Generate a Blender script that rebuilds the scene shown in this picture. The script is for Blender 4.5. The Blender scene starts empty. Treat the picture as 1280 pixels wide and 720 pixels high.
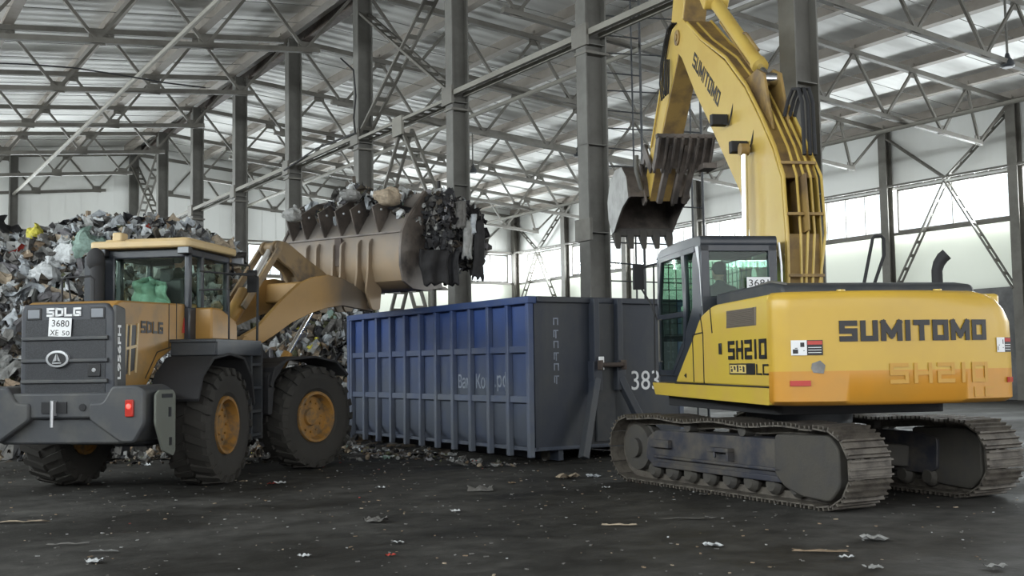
import bpy, bmesh, math, random
from mathutils import Vector, Matrix, Euler
PI=math.pi
C=bpy.context.scene.collection
R=random.Random(7)

# ------------------------------------------------------------------ materials
MATS={}
def nodes(name):
    m=bpy.data.materials.new(name); m.use_nodes=True
    nt=m.node_tree; b=nt.nodes.get('Principled BSDF'); MATS[name]=m
    return m,nt,b
def paint(name,col,rough=.5,metal=0.,dirt=None,dscale=3.,damt=.5,bump=0.,spec=.5,lo=.45,hi=.62,stretch=(1,1,1),detail=6):
    """paint / metal / cloth with patches of dirt of a second colour laid over the base by noise"""
    m,nt,b=nodes(name); N=nt.nodes; Lk=nt.links
    b.inputs['Base Color'].default_value=(*col,1); b.inputs['Roughness'].default_value=rough
    b.inputs['Metallic'].default_value=metal; b.inputs['Specular IOR Level'].default_value=spec
    if dirt is not None or bump:
        tc=N.new('ShaderNodeTexCoord'); mp=N.new('ShaderNodeMapping'); mp.inputs['Scale'].default_value=stretch
        Lk.new(tc.outputs['Object'],mp.inputs['Vector'])
        no=N.new('ShaderNodeTexNoise'); no.inputs['Scale'].default_value=dscale; no.inputs['Detail'].default_value=detail
        no.inputs['Roughness'].default_value=.62
        Lk.new(mp.outputs['Vector'],no.inputs['Vector'])
    if dirt is not None:
        r=N.new('ShaderNodeMapRange'); r.inputs['From Min'].default_value=lo; r.inputs['From Max'].default_value=hi
        r.inputs['To Max'].default_value=damt
        Lk.new(no.outputs['Fac'],r.inputs['Value'])
        mx=N.new('ShaderNodeMix'); mx.data_type='RGBA'
        mx.inputs['A'].default_value=(*col,1); mx.inputs['B'].default_value=(*dirt,1)
        Lk.new(r.outputs['Result'],mx.inputs['Factor']); Lk.new(mx.outputs['Result'],b.inputs['Base Color'])
    if bump:
        bp=N.new('ShaderNodeBump'); bp.inputs['Strength'].default_value=bump; bp.inputs['Distance'].default_value=.05
        Lk.new(no.outputs['Fac'],bp.inputs['Height']); Lk.new(bp.outputs['Normal'],b.inputs['Normal'])
    return m
def dusty(name,col,dust,z0,z1,rough=.5,damt=.9,dscale=2.5,patch=.35,axis='Z'):
    """paint that carries a coat of dried dirt thicker towards the bottom of the thing, broken by noise"""
    m,nt,b=nodes(name); N=nt.nodes; Lk=nt.links
    tc=N.new('ShaderNodeTexCoord'); sp=N.new('ShaderNodeSeparateXYZ'); Lk.new(tc.outputs['Object'],sp.inputs[0])
    no=N.new('ShaderNodeTexNoise'); no.inputs['Scale'].default_value=dscale; no.inputs['Detail'].default_value=7
    Lk.new(tc.outputs['Object'],no.inputs['Vector'])
    r=N.new('ShaderNodeMapRange'); r.inputs['From Min'].default_value=z1; r.inputs['From Max'].default_value=z0
    r.inputs['To Min'].default_value=0; r.inputs['To Max'].default_value=1
    Lk.new(sp.outputs[axis],r.inputs['Value'])
    ad=N.new('ShaderNodeMath'); ad.operation='MULTIPLY_ADD'; Lk.new(no.outputs['Fac'],ad.inputs[0]); ad.inputs[1].default_value=patch*2; ad.inputs[2].default_value=-patch
    a2=N.new('ShaderNodeMath'); a2.operation='ADD'; a2.use_clamp=True; Lk.new(ad.outputs[0],a2.inputs[0]); Lk.new(r.outputs['Result'],a2.inputs[1])
    a3=N.new('ShaderNodeMath'); a3.operation='MULTIPLY'; Lk.new(a2.outputs[0],a3.inputs[0]); a3.inputs[1].default_value=damt
    mx=N.new('ShaderNodeMix'); mx.data_type='RGBA'; mx.inputs['A'].default_value=(*col,1); mx.inputs['B'].default_value=(*dust,1)
    Lk.new(a3.outputs[0],mx.inputs['Factor']); Lk.new(mx.outputs['Result'],b.inputs['Base Color'])
    b.inputs['Roughness'].default_value=rough
    return m
def glass(name,tint=(1,1,1),gloss=.12,rough=.03):
    m,nt,b=nodes(name); N=nt.nodes; Lk=nt.links; N.remove(b); out=N.get('Material Output')
    t=N.new('ShaderNodeBsdfTransparent'); t.inputs['Color'].default_value=(*tint,1)
    g=N.new('ShaderNodeBsdfGlossy'); g.inputs['Roughness'].default_value=rough
    fr=N.new('ShaderNodeLayerWeight'); fr.inputs['Blend'].default_value=.5
    pw=N.new('ShaderNodeMath'); pw.operation='POWER'; pw.inputs[1].default_value=5; Lk.new(fr.outputs['Facing'],pw.inputs[0])
    ml=N.new('ShaderNodeMath'); ml.operation='MULTIPLY'; ml.inputs[1].default_value=.55; Lk.new(pw.outputs[0],ml.inputs[0])
    mx=N.new('ShaderNodeMixShader')
    mu=N.new('ShaderNodeMath'); mu.operation='ADD'; mu.inputs[1].default_value=gloss*.5; mu.use_clamp=True
    Lk.new(ml.outputs[0],mu.inputs[0]); Lk.new(mu.outputs[0],mx.inputs[0]); Lk.new(t.outputs[0],mx.inputs[1]); Lk.new(g.outputs[0],mx.inputs[2])
    Lk.new(mx.outputs[0],out.inputs['Surface']); return m
def emit(name,col,s):
    m,nt,b=nodes(name); b.inputs['Base Color'].default_value=(*col,1); b.inputs['Emission Color'].default_value=(*col,1); b.inputs['Emission Strength'].default_value=s; return m
def translucent(name,col,amt):
    m,nt,b=nodes(name); N=nt.nodes; Lk=nt.links; out=N.get('Material Output')
    b.inputs['Base Color'].default_value=(*col,1); b.inputs['Roughness'].default_value=.6
    t=N.new('ShaderNodeBsdfTranslucent'); t.inputs['Color'].default_value=(*col,1)
    mx=N.new('ShaderNodeMixShader'); mx.inputs[0].default_value=amt
    Lk.new(b.outputs[0],mx.inputs[1]); Lk.new(t.outputs[0],mx.inputs[2]); Lk.new(mx.outputs[0],out.inputs['Surface']); return m

STEEL=paint('galvanised grey steel',(.135,.128,.112),.65,0,(.085,.078,.065),1.2,.7)
STEELD=paint('grey steel column paint',(.125,.122,.110),.65,0,(.075,.072,.063),.9,.7)
PURL=paint('primer brown steel purlin',(.27,.245,.215),.7,0,(.19,.165,.14),.8,.6)
RUST=paint('dark rusty beam',(.055,.04,.034),.8,0,(.12,.095,.075),3,.6)
WALLM=paint('white wall sandwich panel',(.70,.71,.69),.6,0,(.58,.58,.55),.25,.6,stretch=(1,1,.4))
CONC=paint('concrete plinth wall',(.17,.17,.17),.9,0,(.10,.10,.10),1.1,.8,bump=.2)
PIPEW=paint('pale painted tube',(.20,.192,.165),.7,0,(.14,.13,.11),1.,.5)
# roof lining: pale sheet with seams and stains
def roof_mat():
    m,nt,b=nodes('pale roof lining sheet'); N=nt.nodes; Lk=nt.links
    tc=N.new('ShaderNodeTexCoord'); no=N.new('ShaderNodeTexNoise'); no.inputs['Scale'].default_value=.35; no.inputs['Detail'].default_value=8
    mp=N.new('ShaderNodeMapping'); mp.inputs['Scale'].default_value=(.5,2.2,1); Lk.new(tc.outputs['Object'],mp.inputs[0]); Lk.new(mp.outputs[0],no.inputs['Vector'])
    cr=N.new('ShaderNodeValToRGB'); cr.color_ramp.elements[0].position=.32; cr.color_ramp.elements[0].color=(.56,.555,.54,1)
    cr.color_ramp.elements[1].position=.6; cr.color_ramp.elements[1].color=(.84,.84,.82,1)
    Lk.new(no.outputs['Fac'],cr.inputs[0]); Lk.new(cr.outputs[0],b.inputs['Base Color']); b.inputs['Roughness'].default_value=.6
    wv=N.new('ShaderNodeTexWave'); wv.inputs['Scale'].default_value=.5; wv.bands_direction='Y'; Lk.new(tc.outputs['Object'],wv.inputs['Vector'])
    bp=N.new('ShaderNodeBump'); bp.inputs['Strength'].default_value=.35; bp.inputs['Distance'].default_value=.08
    Lk.new(wv.outputs['Fac'],bp.inputs['Height']); Lk.new(bp.outputs[0],b.inputs['Normal']); return m
ROOF=roof_mat()
def floor_mat():
    m,nt,b=nodes('dark dirty floor'); N=nt.nodes; Lk=nt.links
    tc=N.new('ShaderNodeTexCoord')
    def noise(s,d,st=(1,1,1)):
        mp=N.new('ShaderNodeMapping'); mp.inputs['Scale'].default_value=st; Lk.new(tc.outputs['Object'],mp.inputs[0])
        n=N.new('ShaderNodeTexNoise'); n.inputs['Scale'].default_value=s; n.inputs['Detail'].default_value=d; n.inputs['Roughness'].default_value=.6
        Lk.new(mp.outputs[0],n.inputs['Vector']); return n
    a=noise(.33,6,(1,1.4,1)); c=noise(3.2,8); e=noise(28,4)
    r1=N.new('ShaderNodeValToRGB'); r1.color_ramp.elements[0].position=.40; r1.color_ramp.elements[0].color=(.026,.025,.023,1); r1.color_ramp.elements[1].position=.62; r1.color_ramp.elements[1].color=(.064,.062,.058,1)
    Lk.new(a.outputs['Fac'],r1.inputs[0])
    r2=N.new('ShaderNodeMapRange'); r2.inputs['From Min'].default_value=.3; r2.inputs['From Max'].default_value=.7; r2.inputs['To Min'].default_value=.62; r2.inputs['To Max'].default_value=1.35
    Lk.new(c.outputs['Fac'],r2.inputs['Value'])
    mu=N.new('ShaderNodeVectorMath'); mu.operation='SCALE'; Lk.new(r1.outputs[0],mu.inputs[0]); Lk.new(r2.outputs[0],mu.inputs['Scale'])
    # pale grit specks
    r3=N.new('ShaderNodeMapRange'); r3.inputs['From Min'].default_value=.68; r3.inputs['From Max'].default_value=.74; r3.inputs['To Max'].default_value=.35
    Lk.new(e.outputs['Fac'],r3.inputs['Value'])
    mx=N.new('ShaderNodeMix'); mx.data_type='RGBA'; Lk.new(r3.outputs[0],mx.inputs['Factor']); Lk.new(mu.outputs[0],mx.inputs['A']); mx.inputs['B'].default_value=(.15,.14,.125,1)
    Lk.new(mx.outputs['Result'],b.inputs['Base Color'])
    rr=N.new('ShaderNodeMapRange'); rr.inputs['From Min'].default_value=.4; rr.inputs['From Max'].default_value=.6; rr.inputs['To Min'].default_value=.55; rr.inputs['To Max'].default_value=.9
    Lk.new(a.outputs['Fac'],rr.inputs['Value']); Lk.new(rr.outputs[0],b.inputs['Roughness']); b.inputs['Specular IOR Level'].default_value=.1
    bp=N.new('ShaderNodeBump'); bp.inputs['Strength'].default_value=.35; bp.inputs['Distance'].default_value=.04
    Lk.new(c.outputs['Fac'],bp.inputs['Height']); Lk.new(bp.outputs[0],b.inputs['Normal']); return m
FLOOR=floor_mat()
PANE=glass('clear window glass',(.96,.98,.98),.08)
CABG=glass('green tinted cab glass',(.90,.96,.92),.04)
CABG2=glass('smoked cab glass',(.68,.80,.74),.05)
PANEL=translucent('milky translucent wall panel',(.82,.84,.78),.42)
YEL=paint('yellow machine paint',(.53,.38,.05),.35,0,(.52,.35,.07),1.6,.7,detail=4)
YELC=paint('yellow counterweight paint',(.52,.33,.04),.34,0,(.46,.29,.045),1.2,.6,detail=3)
ORG=paint('orange lower band paint',(.52,.235,.025),.36,0,(.43,.22,.035),1.5,.6,detail=3)
YELB=paint('yellow boom paint',(.48,.34,.08),.42,0,(.44,.29,.06),1.3,.75)
YELD=paint('dark yellow brown paint',(.27,.175,.055),.6,0,(.13,.085,.045),2.2,.9)  # darker, browner copy of the boom yellow, with noise patches
CHAR=paint('charcoal machine plastic',(.030,.034,.040),.55,0,(.058,.058,.056),2.5,.6)
CABC=paint('dark blue grey cab paint',(.022,.027,.036),.33,0,(.042,.045,.048),3,.5)
BLACK=paint('black rubber',(.018,.018,.02),.8)
BLK=paint('black lettering',(.012,.012,.014),.45)
GREYF=paint('dusty dark steel',(.054,.049,.041),.75,0,(.045,.042,.04),4,.8,bump=.3)
SHOE=paint('worn track steel',(.12,.107,.09),.55,.3,(.06,.052,.045),6,.9,bump=.3)
TRKB=paint('muddy blue black frame paint',(.024,.026,.038),.6,0,(.075,.067,.057),2.4,1.,lo=.4,hi=.6,bump=.2)
CHROME=paint('polished cylinder rod',(.75,.76,.78),.16,1.)
BKT=paint('scraped bucket steel',(.125,.105,.092),.55,.25,(.055,.048,.044),2.5,.9,bump=.2)
BKTL=paint('grey polished bucket side',(.25,.25,.24),.5,.3,(.13,.125,.12),2,.8)
WHITE=paint('white lettering',(.72,.73,.74),.5)
SILV=paint('silver emblem',(.55,.56,.58),.3,.6)
RED=paint('red reflector',(.42,.03,.02),.3)
TAIL=emit('lit red tail lamp',(1.,.05,.04),4)
LAMPG=paint('lamp lens',(.33,.35,.38),.12,.3)
FADE=paint('faded old lettering',(.47,.25,.028),.4)
LORG=paint('ochre orange loader paint',(.31,.165,.035),.45,0,(.20,.125,.045),1.7,.85)
LARM=dusty('ochre loader arm paint',(.28,.16,.045),(.075,.062,.05),1.35,.75,.6,.92,3.,.3,axis='Y')
LCRK=paint('dirty brown link paint',(.20,.135,.065),.6,0,(.09,.07,.05),3,.9)
LCREAM=paint('cream yellow cab roof',(.50,.37,.19),.5,0,(.42,.32,.18),3,.5)
LBLK=paint('dark slate grille plastic',(.034,.038,.048),.5,0,(.055,.056,.06),4,.6)
LGRY=paint('slate grey bumper casting',(.045,.048,.054),.6,0,(.07,.07,.067),2.5,.8)
MESHG=paint('perforated dark grille mesh',(.012,.013,.016),.5,0,(.026,.028,.034),90,.9,detail=1,lo=.5,hi=.52)
TYRE=dusty('dusty black tyre',(.018,.017,.016),(.062,.056,.046),-2,1.6,.85,.6,3.)
RIM=paint('ochre wheel rim',(.30,.15,.03),.6,0,(.12,.085,.05),6,.9)
LBKT=dusty('loader bucket steel',(.235,.17,.105),(.135,.122,.112),2.9,4.1,.6,.95,3.4,.5)
LBKT.node_tree.nodes['Map Range'].inputs['From Min'].default_value=3.3; LBKT.node_tree.nodes['Map Range'].inputs['From Max'].default_value=4.1
BLUE=dusty('blue container paint under dust',(.024,.056,.19),(.080,.091,.112),.9,2.6,.6,.95,1.4,.55)
BLUER=dusty('dusty container rib paint',(.026,.052,.15),(.098,.110,.132),.5,2.8,.6,.95,2.5,.5)
BLUED=paint('dark container end paint',(.020,.025,.038),.6,0,(.040,.042,.045),1.2,.9,stretch=(1,1,.4))  # deeper blue than the side panels, broken by noise patches
SKIN=paint('skin',(.42,.26,.19),.6)
HAIR=paint('dark hair',(.03,.022,.018),.7)
CLOTH=paint('dark navy work jacket',(.03,.035,.045),.85,bump=.3,dscale=12)
CLOTH2=paint('dark olive work jacket',(.045,.05,.04),.85,bump=.3,dscale=12)
GREENC=paint('pale green jacket cloth',(.20,.33,.26),.8,0,(.12,.22,.17),4,.8,bump=.5)
SEATM=paint('black seat vinyl',(.025,.026,.028),.6)

# ------------------------------------------------------------------ mesh builder
class M:
    def __init__(s): s.v=[];s.f=[];s.mi=[];s.cur=0;s.T=Matrix.Identity(4)
    def add(s,vs,fs):
        o=len(s.v); s.v+= [tuple(s.T@Vector(v)) for v in vs]
        for f in fs: s.f.append([i+o for i in f]); s.mi.append(s.cur)
        return s
    def box(s,cx,cy,cz,sx,sy,sz,rot=None):
        vs=[Vector((x*sx/2,y*sy/2,z*sz/2)) for x in(-1,1) for y in(-1,1) for z in(-1,1)]
        if rot is not None: vs=[rot@v for v in vs]
        vs=[v+Vector((cx,cy,cz)) for v in vs]
        return s.add(vs,[(0,1,3,2),(4,6,7,5),(0,4,5,1),(2,3,7,6),(0,2,6,4),(1,5,7,3)])
    def b2(s,x0,x1,y0,y1,z0,z1): return s.box((x0+x1)/2,(y0+y1)/2,(z0+z1)/2,x1-x0,y1-y0,z1-z0)
    def beam(s,p0,p1,w,h,up=(0,0,1)):
        p0=Vector(p0);p1=Vector(p1);d=(p1-p0);L=d.length
        if L<1e-6: return s
        d/=L; u=Vector(up)
        if abs(d.dot(u))>.98: u=Vector((1,0,0))
        a=d.cross(u).normalized(); b=a.cross(d).normalized()
        vs=[]
        for p in (p0,p1):
            for q in ((-1,-1),(1,-1),(1,1),(-1,1)): vs.append(p+a*q[0]*w/2+b*q[1]*h/2)
        return s.add(vs,[(0,3,2,1),(4,5,6,7),(0,1,5,4),(1,2,6,5),(2,3,7,6),(3,0,4,7)])
    def prism(s,pts,x0,x1,ax='x'):
        """extrude polygon pts=(a,b); ax x: (y,z); ax y: (x,z); ax z: (x,y)"""
        f={'x':lambda a,b,c:(c,a,b),'y':lambda a,b,c:(a,c,b),'z':lambda a,b,c:(a,b,c)}[ax]
        n=len(pts); vs=[f(a,b,x0) for a,b in pts]+[f(a,b,x1) for a,b in pts]
        fs=[list(range(n))[::-1],[n+i for i in range(n)]]+[[i,(i+1)%n,n+(i+1)%n,n+i] for i in range(n)]
        return s.add(vs,fs)
    def tube(s,path,r,seg=8,caps=True):
        P=[Vector(p) for p in path]; rr=r if isinstance(r,(list,tuple)) else [r]*len(P)
        vs=[];fs=[]; u=None
        for i,p in enumerate(P):
            d=(P[min(i+1,len(P)-1)]-P[max(i-1,0)]); d.normalize()
            if u is None:
                u=Vector((0,0,1)) if abs(d.z)<.9 else Vector((1,0,0))
            u=(u-d*u.dot(d)); 
            if u.length<1e-5: u=d.orthogonal()
            u.normalize(); w=d.cross(u)
            for k in range(seg):
                a=2*PI*k/seg; vs.append(p+(u*math.cos(a)+w*math.sin(a))*rr[i])
        for i in range(len(P)-1):
            for k in range(seg): fs.append((i*seg+k,i*seg+(k+1)%seg,(i+1)*seg+(k+1)%seg,(i+1)*seg+k))
        if caps: fs.append(list(range(seg))[::-1]); fs.append([(len(P)-1)*seg+k for k in range(seg)])
        return s.add(vs,fs)
    def cyl(s,p0,p1,r0,r1=None,seg=20): return s.tube([p0,p1],[r0,r1 if r1 is not None else r0],seg)
    def lathe(s,prof,seg=32,ax='x',c=(0,0,0),closed=False):
        """prof=(along axis, radius)"""
        vs=[];fs=[];n=len(prof)
        for k in range(seg):
            a=2*PI*k/seg
            for t,r in prof:
                if ax=='x': v=(c[0]+t,c[1]+r*math.cos(a),c[2]+r*math.sin(a))
                elif ax=='y': v=(c[0]+r*math.cos(a),c[1]+t,c[2]+r*math.sin(a))
                else: v=(c[0]+r*math.cos(a),c[1]+r*math.sin(a),c[2]+t)
                vs.append(v)
        m=n if closed else n-1
        for k in range(seg):
            for i in range(m):
                j=(i+1)%n; k2=(k+1)%seg
                fs.append((k*n+i,k*n+j,k2*n+j,k2*n+i))
        if not closed:
            fs.append([k*n for k in range(seg)]); fs.append([k*n+n-1 for k in range(seg)][::-1])
        return s.add(vs,fs)
    def sphere(s,c,r,seg=12,rings=8,sc=(1,1,1)):
        vs=[];fs=[]
        for i in range(rings+1):
            t=PI*i/rings
            for k in range(seg):
                a=2*PI*k/seg; vs.append((c[0]+r*sc[0]*math.sin(t)*math.cos(a),c[1]+r*sc[1]*math.sin(t)*math.sin(a),c[2]+r*sc[2]*math.cos(t)))
        for i in range(rings):
            for k in range(seg): fs.append((i*seg+k,(i+1)*seg+k,(i+1)*seg+(k+1)%seg,i*seg+(k+1)%seg))
        return s.add(vs,fs)
    def loft(s,secs,caps=True):
        n=len(secs[0]); vs=[p for q in secs for p in q]; fs=[]
        for i in range(len(secs)-1):
            for k in range(n): fs.append((i*n+k,i*n+(k+1)%n,(i+1)*n+(k+1)%n,(i+1)*n+k))
        if caps: fs.append(list(range(n))[::-1]); fs.append([(len(secs)-1)*n+k for k in range(n)])
        return s.add(vs,fs)
    def sheet(s,W,nu,nv):
        """W(u,v)->point"""
        vs=[W(i/nu,j/nv) for i in range(nu+1) for j in range(nv+1)]
        fs=[(i*(nv+1)+j,(i+1)*(nv+1)+j,(i+1)*(nv+1)+j+1,i*(nv+1)+j+1) for i in range(nu) for j in range(nv)]
        return s.add(vs,fs)
def obj(name,m,mats,parent=None,loc=(0,0,0),rotz=0.,bevel=0.,smooth=35,label=None,kind=None,recalc=True):
    me=bpy.data.meshes.new(name); me.from_pydata(m.v,[],m.f)
    if not isinstance(mats,(list,tuple)): mats=[mats]
    for a in mats: me.materials.append(a)
    for p,i in zip(me.polygons,m.mi): p.material_index=min(i,len(mats)-1)
    if recalc:
        bm=bmesh.new(); bm.from_mesh(me); bmesh.ops.recalc_face_normals(bm,faces=bm.faces); bm.to_mesh(me); bm.free()
    if smooth:
        for p in me.polygons: p.use_smooth=True
        me.set_sharp_from_angle(angle=math.radians(smooth))
    o=bpy.data.objects.new(name,me); C.objects.link(o)
    o.parent=parent; o.location=loc; o.rotation_euler=(0,0,rotz)
    if bevel:
        b=o.modifiers.new('bevel','BEVEL'); b.width=bevel; b.segments=2; b.limit_method='ANGLE'; b.angle_limit=math.radians(40)
        b.harden_normals=False
    if label: o['label']=label
    if kind: o['kind']=kind
    return o
def tag(o,label,cat,group=None,kind=None):
    o['label']=label; o['category']=cat
    if group: o['group']=group
    if kind: o['kind']=kind
    return o
def root(name,loc,rotz,label,cat,group=None):
    o=bpy.data.objects.new(name,None); C.objects.link(o); o.location=loc; o.rotation_euler=(0,0,rotz); o.empty_display_size=.3
    return tag(o,label,cat,group)
def rr(pts,r,n=4):
    """round polygon corners: pts list of (a,b[,radius])"""
    out=[]; N=len(pts)
    for i,p in enumerate(pts):
        rad=p[2] if len(p)>2 else r
        a=Vector(pts[i-1][:2]); b=Vector(p[:2]); c=Vector(pts[(i+1)%N][:2])
        d1=(a-b); d2=(c-b); k=min(rad,d1.length*.45,d2.length*.45)
        if k<1e-4: out.append(tuple(b)); continue
        p1=b+d1.normalized()*k; p2=b+d2.normalized()*k
        for j in range(n+1):
            t=j/n; q=p1*(1-t)**2+b*2*t*(1-t)+p2*t*t; out.append(tuple(q))
    return out
# lettering -----------------------------------------------------------------
def text_mesh(s,size,bold=0.,sx=1.,ext=.006):
    cu=bpy.data.curves.new('t','FONT'); cu.body=s; cu.size=size; cu.offset=bold; cu.extrude=ext; cu.align_x='LEFT'; cu.resolution_u=3
    o=bpy.data.objects.new('t',cu); C.objects.link(o)
    dg=bpy.context.evaluated_depsgraph_get(); me=bpy.data.meshes.new_from_object(o.evaluated_get(dg))
    v=[(p.co.x*sx,p.co.y,p.co.z) for p in me.vertices]; f=[list(p.vertices) for p in me.polygons]
    bpy.data.objects.remove(o); bpy.data.curves.remove(cu); bpy.data.meshes.remove(me)
    return v,f
def fit_text(s,w,h,bold=.0,ext=.006):
    v,f=text_mesh(s,1.,bold,1.,ext)
    x0=min(p[0] for p in v);x1=max(p[0] for p in v);y0=min(p[1] for p in v);y1=max(p[1] for p in v)
    return [((p[0]-x0)/(x1-x0)*w,(p[1]-y0)/(y1-y0)*h,p[2]) for p in v],f
def place(v,o,U,V):
    U=Vector(U).normalized();V=Vector(V).normalized();N=U.cross(V);o=Vector(o)
    return [o+U*p[0]+V*p[1]+N*p[2] for p in v]
def letters(name,s,o,U,V,w,h,mat,parent,bold=.03,ext=.006,label=None,warp=None,**k):
    v,f=fit_text(s,w,h,bold,ext); m=M(); vs=place(v,o,U,V)
    if warp: vs=[warp(p) for p in vs]
    m.add(vs,f); return obj(name,m,mat,parent,smooth=0,label=label,recalc=False,**k)
# squarish stroke lettering (0..1 x 0..1)
ST={'S':[(1,1,0,1),(0,1,0,.5),(0,.5,1,.5),(1,.5,1,0),(1,0,0,0)],'H':[(0,0,0,1),(1,0,1,1),(0,.5,1,.5)],
'2':[(0,1,1,1),(1,1,1,.5),(1,.5,0,.5),(0,.5,0,0),(0,0,1,0)],'1':[(.5,0,.5,1)],'0':[(0,0,1,0),(1,0,1,1),(1,1,0,1),(0,1,0,0)],
'U':[(0,1,0,0),(0,0,1,0),(1,0,1,1)],'M':[(0,0,0,1),(0,1,.5,.18),(.5,.18,1,1),(1,1,1,0)],'I':[(.5,0,.5,1)],'T':[(0,1,1,1),(.5,1,.5,0)],'O':[(0,0,1,0),(1,0,1,1),(1,1,0,1),(0,1,0,0)],
'D':[(0,0,1,.1),(1,.1,1,.9),(1,.9,0,1),(0,1,0,0)],'L':[(0,1,0,0),(0,0,1,0)],'G':[(1,1,0,1),(0,1,0,0),(0,0,1,0),(1,0,1,.45),(1,.45,.5,.45)],
'C':[(1,1,0,1),(0,1,0,0),(0,0,1,0)]}
def strokes(name,s,o,U,V,w,h,mat,parent,tk=.2,gap=.35,th=.012,label=None,warp=None,**k):
    n=len(s); ws=[.45 if c=='1' else .34 if c=='I' else 1.25 if c=='M' and len(s)>6 else 1. for c in s]; tot=sum(ws)+gap*(n-1); cw=w/tot
    U=Vector(U).normalized();V=Vector(V).normalized();N=U.cross(V);o=Vector(o); m=M(); x=0.
    t=tk*cw
    for c,wc in zip(s,ws):
        iw=cw*wc-t; ih=h-t
        for a,b,c2,d in ST[c]:
            if c in '1I': p0=(x+cw*wc*.5,t/2+ih*b); p1=(x+cw*wc*.5,t/2+ih*d)
            else: p0=(x+t/2+iw*a,t/2+ih*b); p1=(x+t/2+iw*c2,t/2+ih*d)
            p0=Vector(p0);p1=Vector(p1);dd=(p1-p0).normalized()*t/2;p0-=dd;p1+=dd
            q=Vector((-dd.y,dd.x)); vs=[]
            for z in (0,th):
                for p in (p0-q,p1-q,p1+q,p0+q): vs.append(o+U*p.x+V*p.y+N*z)
            if warp: vs=[warp(p) for p in vs]
            m.add(vs,[(3,2,1,0),(4,5,6,7),(0,1,5,4),(1,2,6,5),(2,3,7,6),(3,0,4,7)])
        x+=cw*(wc+gap)
    return obj(name,m,mat,parent,smooth=0,label=label,**k)

# ------------------------------------------------------------------ building frame
TH,LL,T0,SP=.55618,14.0761,19.2267,24.3856
ct,st=math.cos(TH),math.sin(TH)
def bw(rho,t,z=0.): return Vector((ct*(LL+rho)-st*t, st*(LL+rho)+ct*t, z))
O0=bw(0,0)
tn=lambda n:T0+6*n
ZB,ZT=11.38,13.29; SLL,SLR=.096,.0843
TNEAR,TFAR=-14.0,tn(7)
def zb(rho): return ZB-abs(rho)*(SLR if rho>0 else SLL)
def zt(rho): return ZT-abs(rho)*(SLR if rho>0 else SLL)
def bobj(name,m,mat,origin=(0,0),**k):
    """mesh given in building axes (x=rho, y=t) with its origin at (rho,t)"""
    r0,t0=origin
    m.v=[(x-r0,y-t0,z) for x,y,z in m.v]
    return obj(name,m,mat,loc=bw(r0,t0,0),rotz=TH,**k)
def struct(name,m,mat,**k): return bobj(name,m,mat,kind='structure',**k)

WT,WB,PL=8.74,6.93,4.3   # window head, sill, top of the concrete plinth
m=M(); m.b2(-SP-1.5,SP+1.5,TNEAR-6,TFAR+1.5,-.3,0); struct('floor',m,FLOOR)
def side_wall(name,rho,sgn):
    m=M(); a,b=sorted((rho,rho+.2*sgn))
    m.cur=0; m.b2(a,b,TNEAR,TFAR,WT,zt(rho)+.5)
    m.cur=1; m.b2(a-.05,b+.05,TNEAR,TFAR,0,PL)
    m.cur=2; m.b2(a+.04,b-.04,TNEAR,TFAR,PL,WB)
    return struct(name,m,[WALLM,CONC,PANEL])
side_wall('wall_right',SP,1); side_wall('wall_left',-SP,-1)
m=M(); T=TFAR
m.cur=0; m.prism([(-SP,WT),(SP,WT),(SP,zt(SP)+.5),(0,zt(0)+.5),(-SP,zt(-SP)+.5)],T,T+.2,'y')
m.cur=1; m.b2(-SP-.2,SP+.2,T-.05,T+.25,0,2.2)
m.cur=2; m.b2(-SP,SP,T+.04,T+.16,2.2,WB)
# raised ribs of the cladding
m.cur=0
for i in range(60):
    x=-SP+.4+i*.82; m.b2(x,x+.05,T-.012,T,WT,zb(x)+.9)
struct('wall_far',m,[WALLM,CONC,PANEL])
m=M(); m.prism([(-SP,10.2),(SP,10.2),(SP,zt(SP)+.5),(0,zt(0)+.5),(-SP,zt(-SP)+.5)],TNEAR-.2,TNEAR,'y')
m.b2(-SP,-SP+2,TNEAR-.2,TNEAR,0,10.2); m.b2(SP-2,SP,TNEAR-.2,TNEAR,0,10.2)
struct('wall_near',m,WALLM)
m=M()
for s in (-1,1):
    r1=s*(SP+.2)
    m.prism([(0,zt(0)+.62),(r1,zt(s*SP)+.52),(r1,zt(s*SP)+.40),(0,zt(0)+.50)],TNEAR-.2,TFAR+.2,'y')
struct('ceiling',m,ROOF)
# windows: one strip of panes per bay; wall columns stand between
def wnum():
    k=1
    while True: yield k; k+=1
WN=wnum()
def window_side(rho,t0,t1,sgn,nm=4,gaps=()):
    n=next(WN); m=M(); x0,x1=sorted((rho-.02*sgn,rho+.12*sgn))
    m.b2(x0,x1,t0,t0+.07,WB,WT); m.b2(x0,x1,t1-.07,t1,WB,WT); m.b2(x0,x1,t0,t1,WT-.07,WT); m.b2(x0,x1,t0,t1,WB,WB+.08)
    for i in range(1,nm): y=t0+(t1-t0)*i/nm; m.b2(x0,x1,y-.018,y+.018,WB,WT)
    o=struct('window_%d'%n,m,STEEL,origin=(rho,(t0+t1)/2))
    g=M(); g.b2(-.01,.01,t0-(t0+t1)/2+.03,t1-(t0+t1)/2-.03,WB+.03,WT-.03); obj('window_pane',g,PANE,o,loc=(.05*sgn,0,0),kind='structure')
for n in range(-5,7):
    a,b=tn(n)+.32,tn(n+1)-(.32 if n<6 else 1.3)
    a=max(a,TNEAR+.1)
    if b-a<1: continue
    nm=2 if n==1 else 5
    window_side(SP,a,b,1,nm); window_side(-SP,a,b,-1,4)
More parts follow.
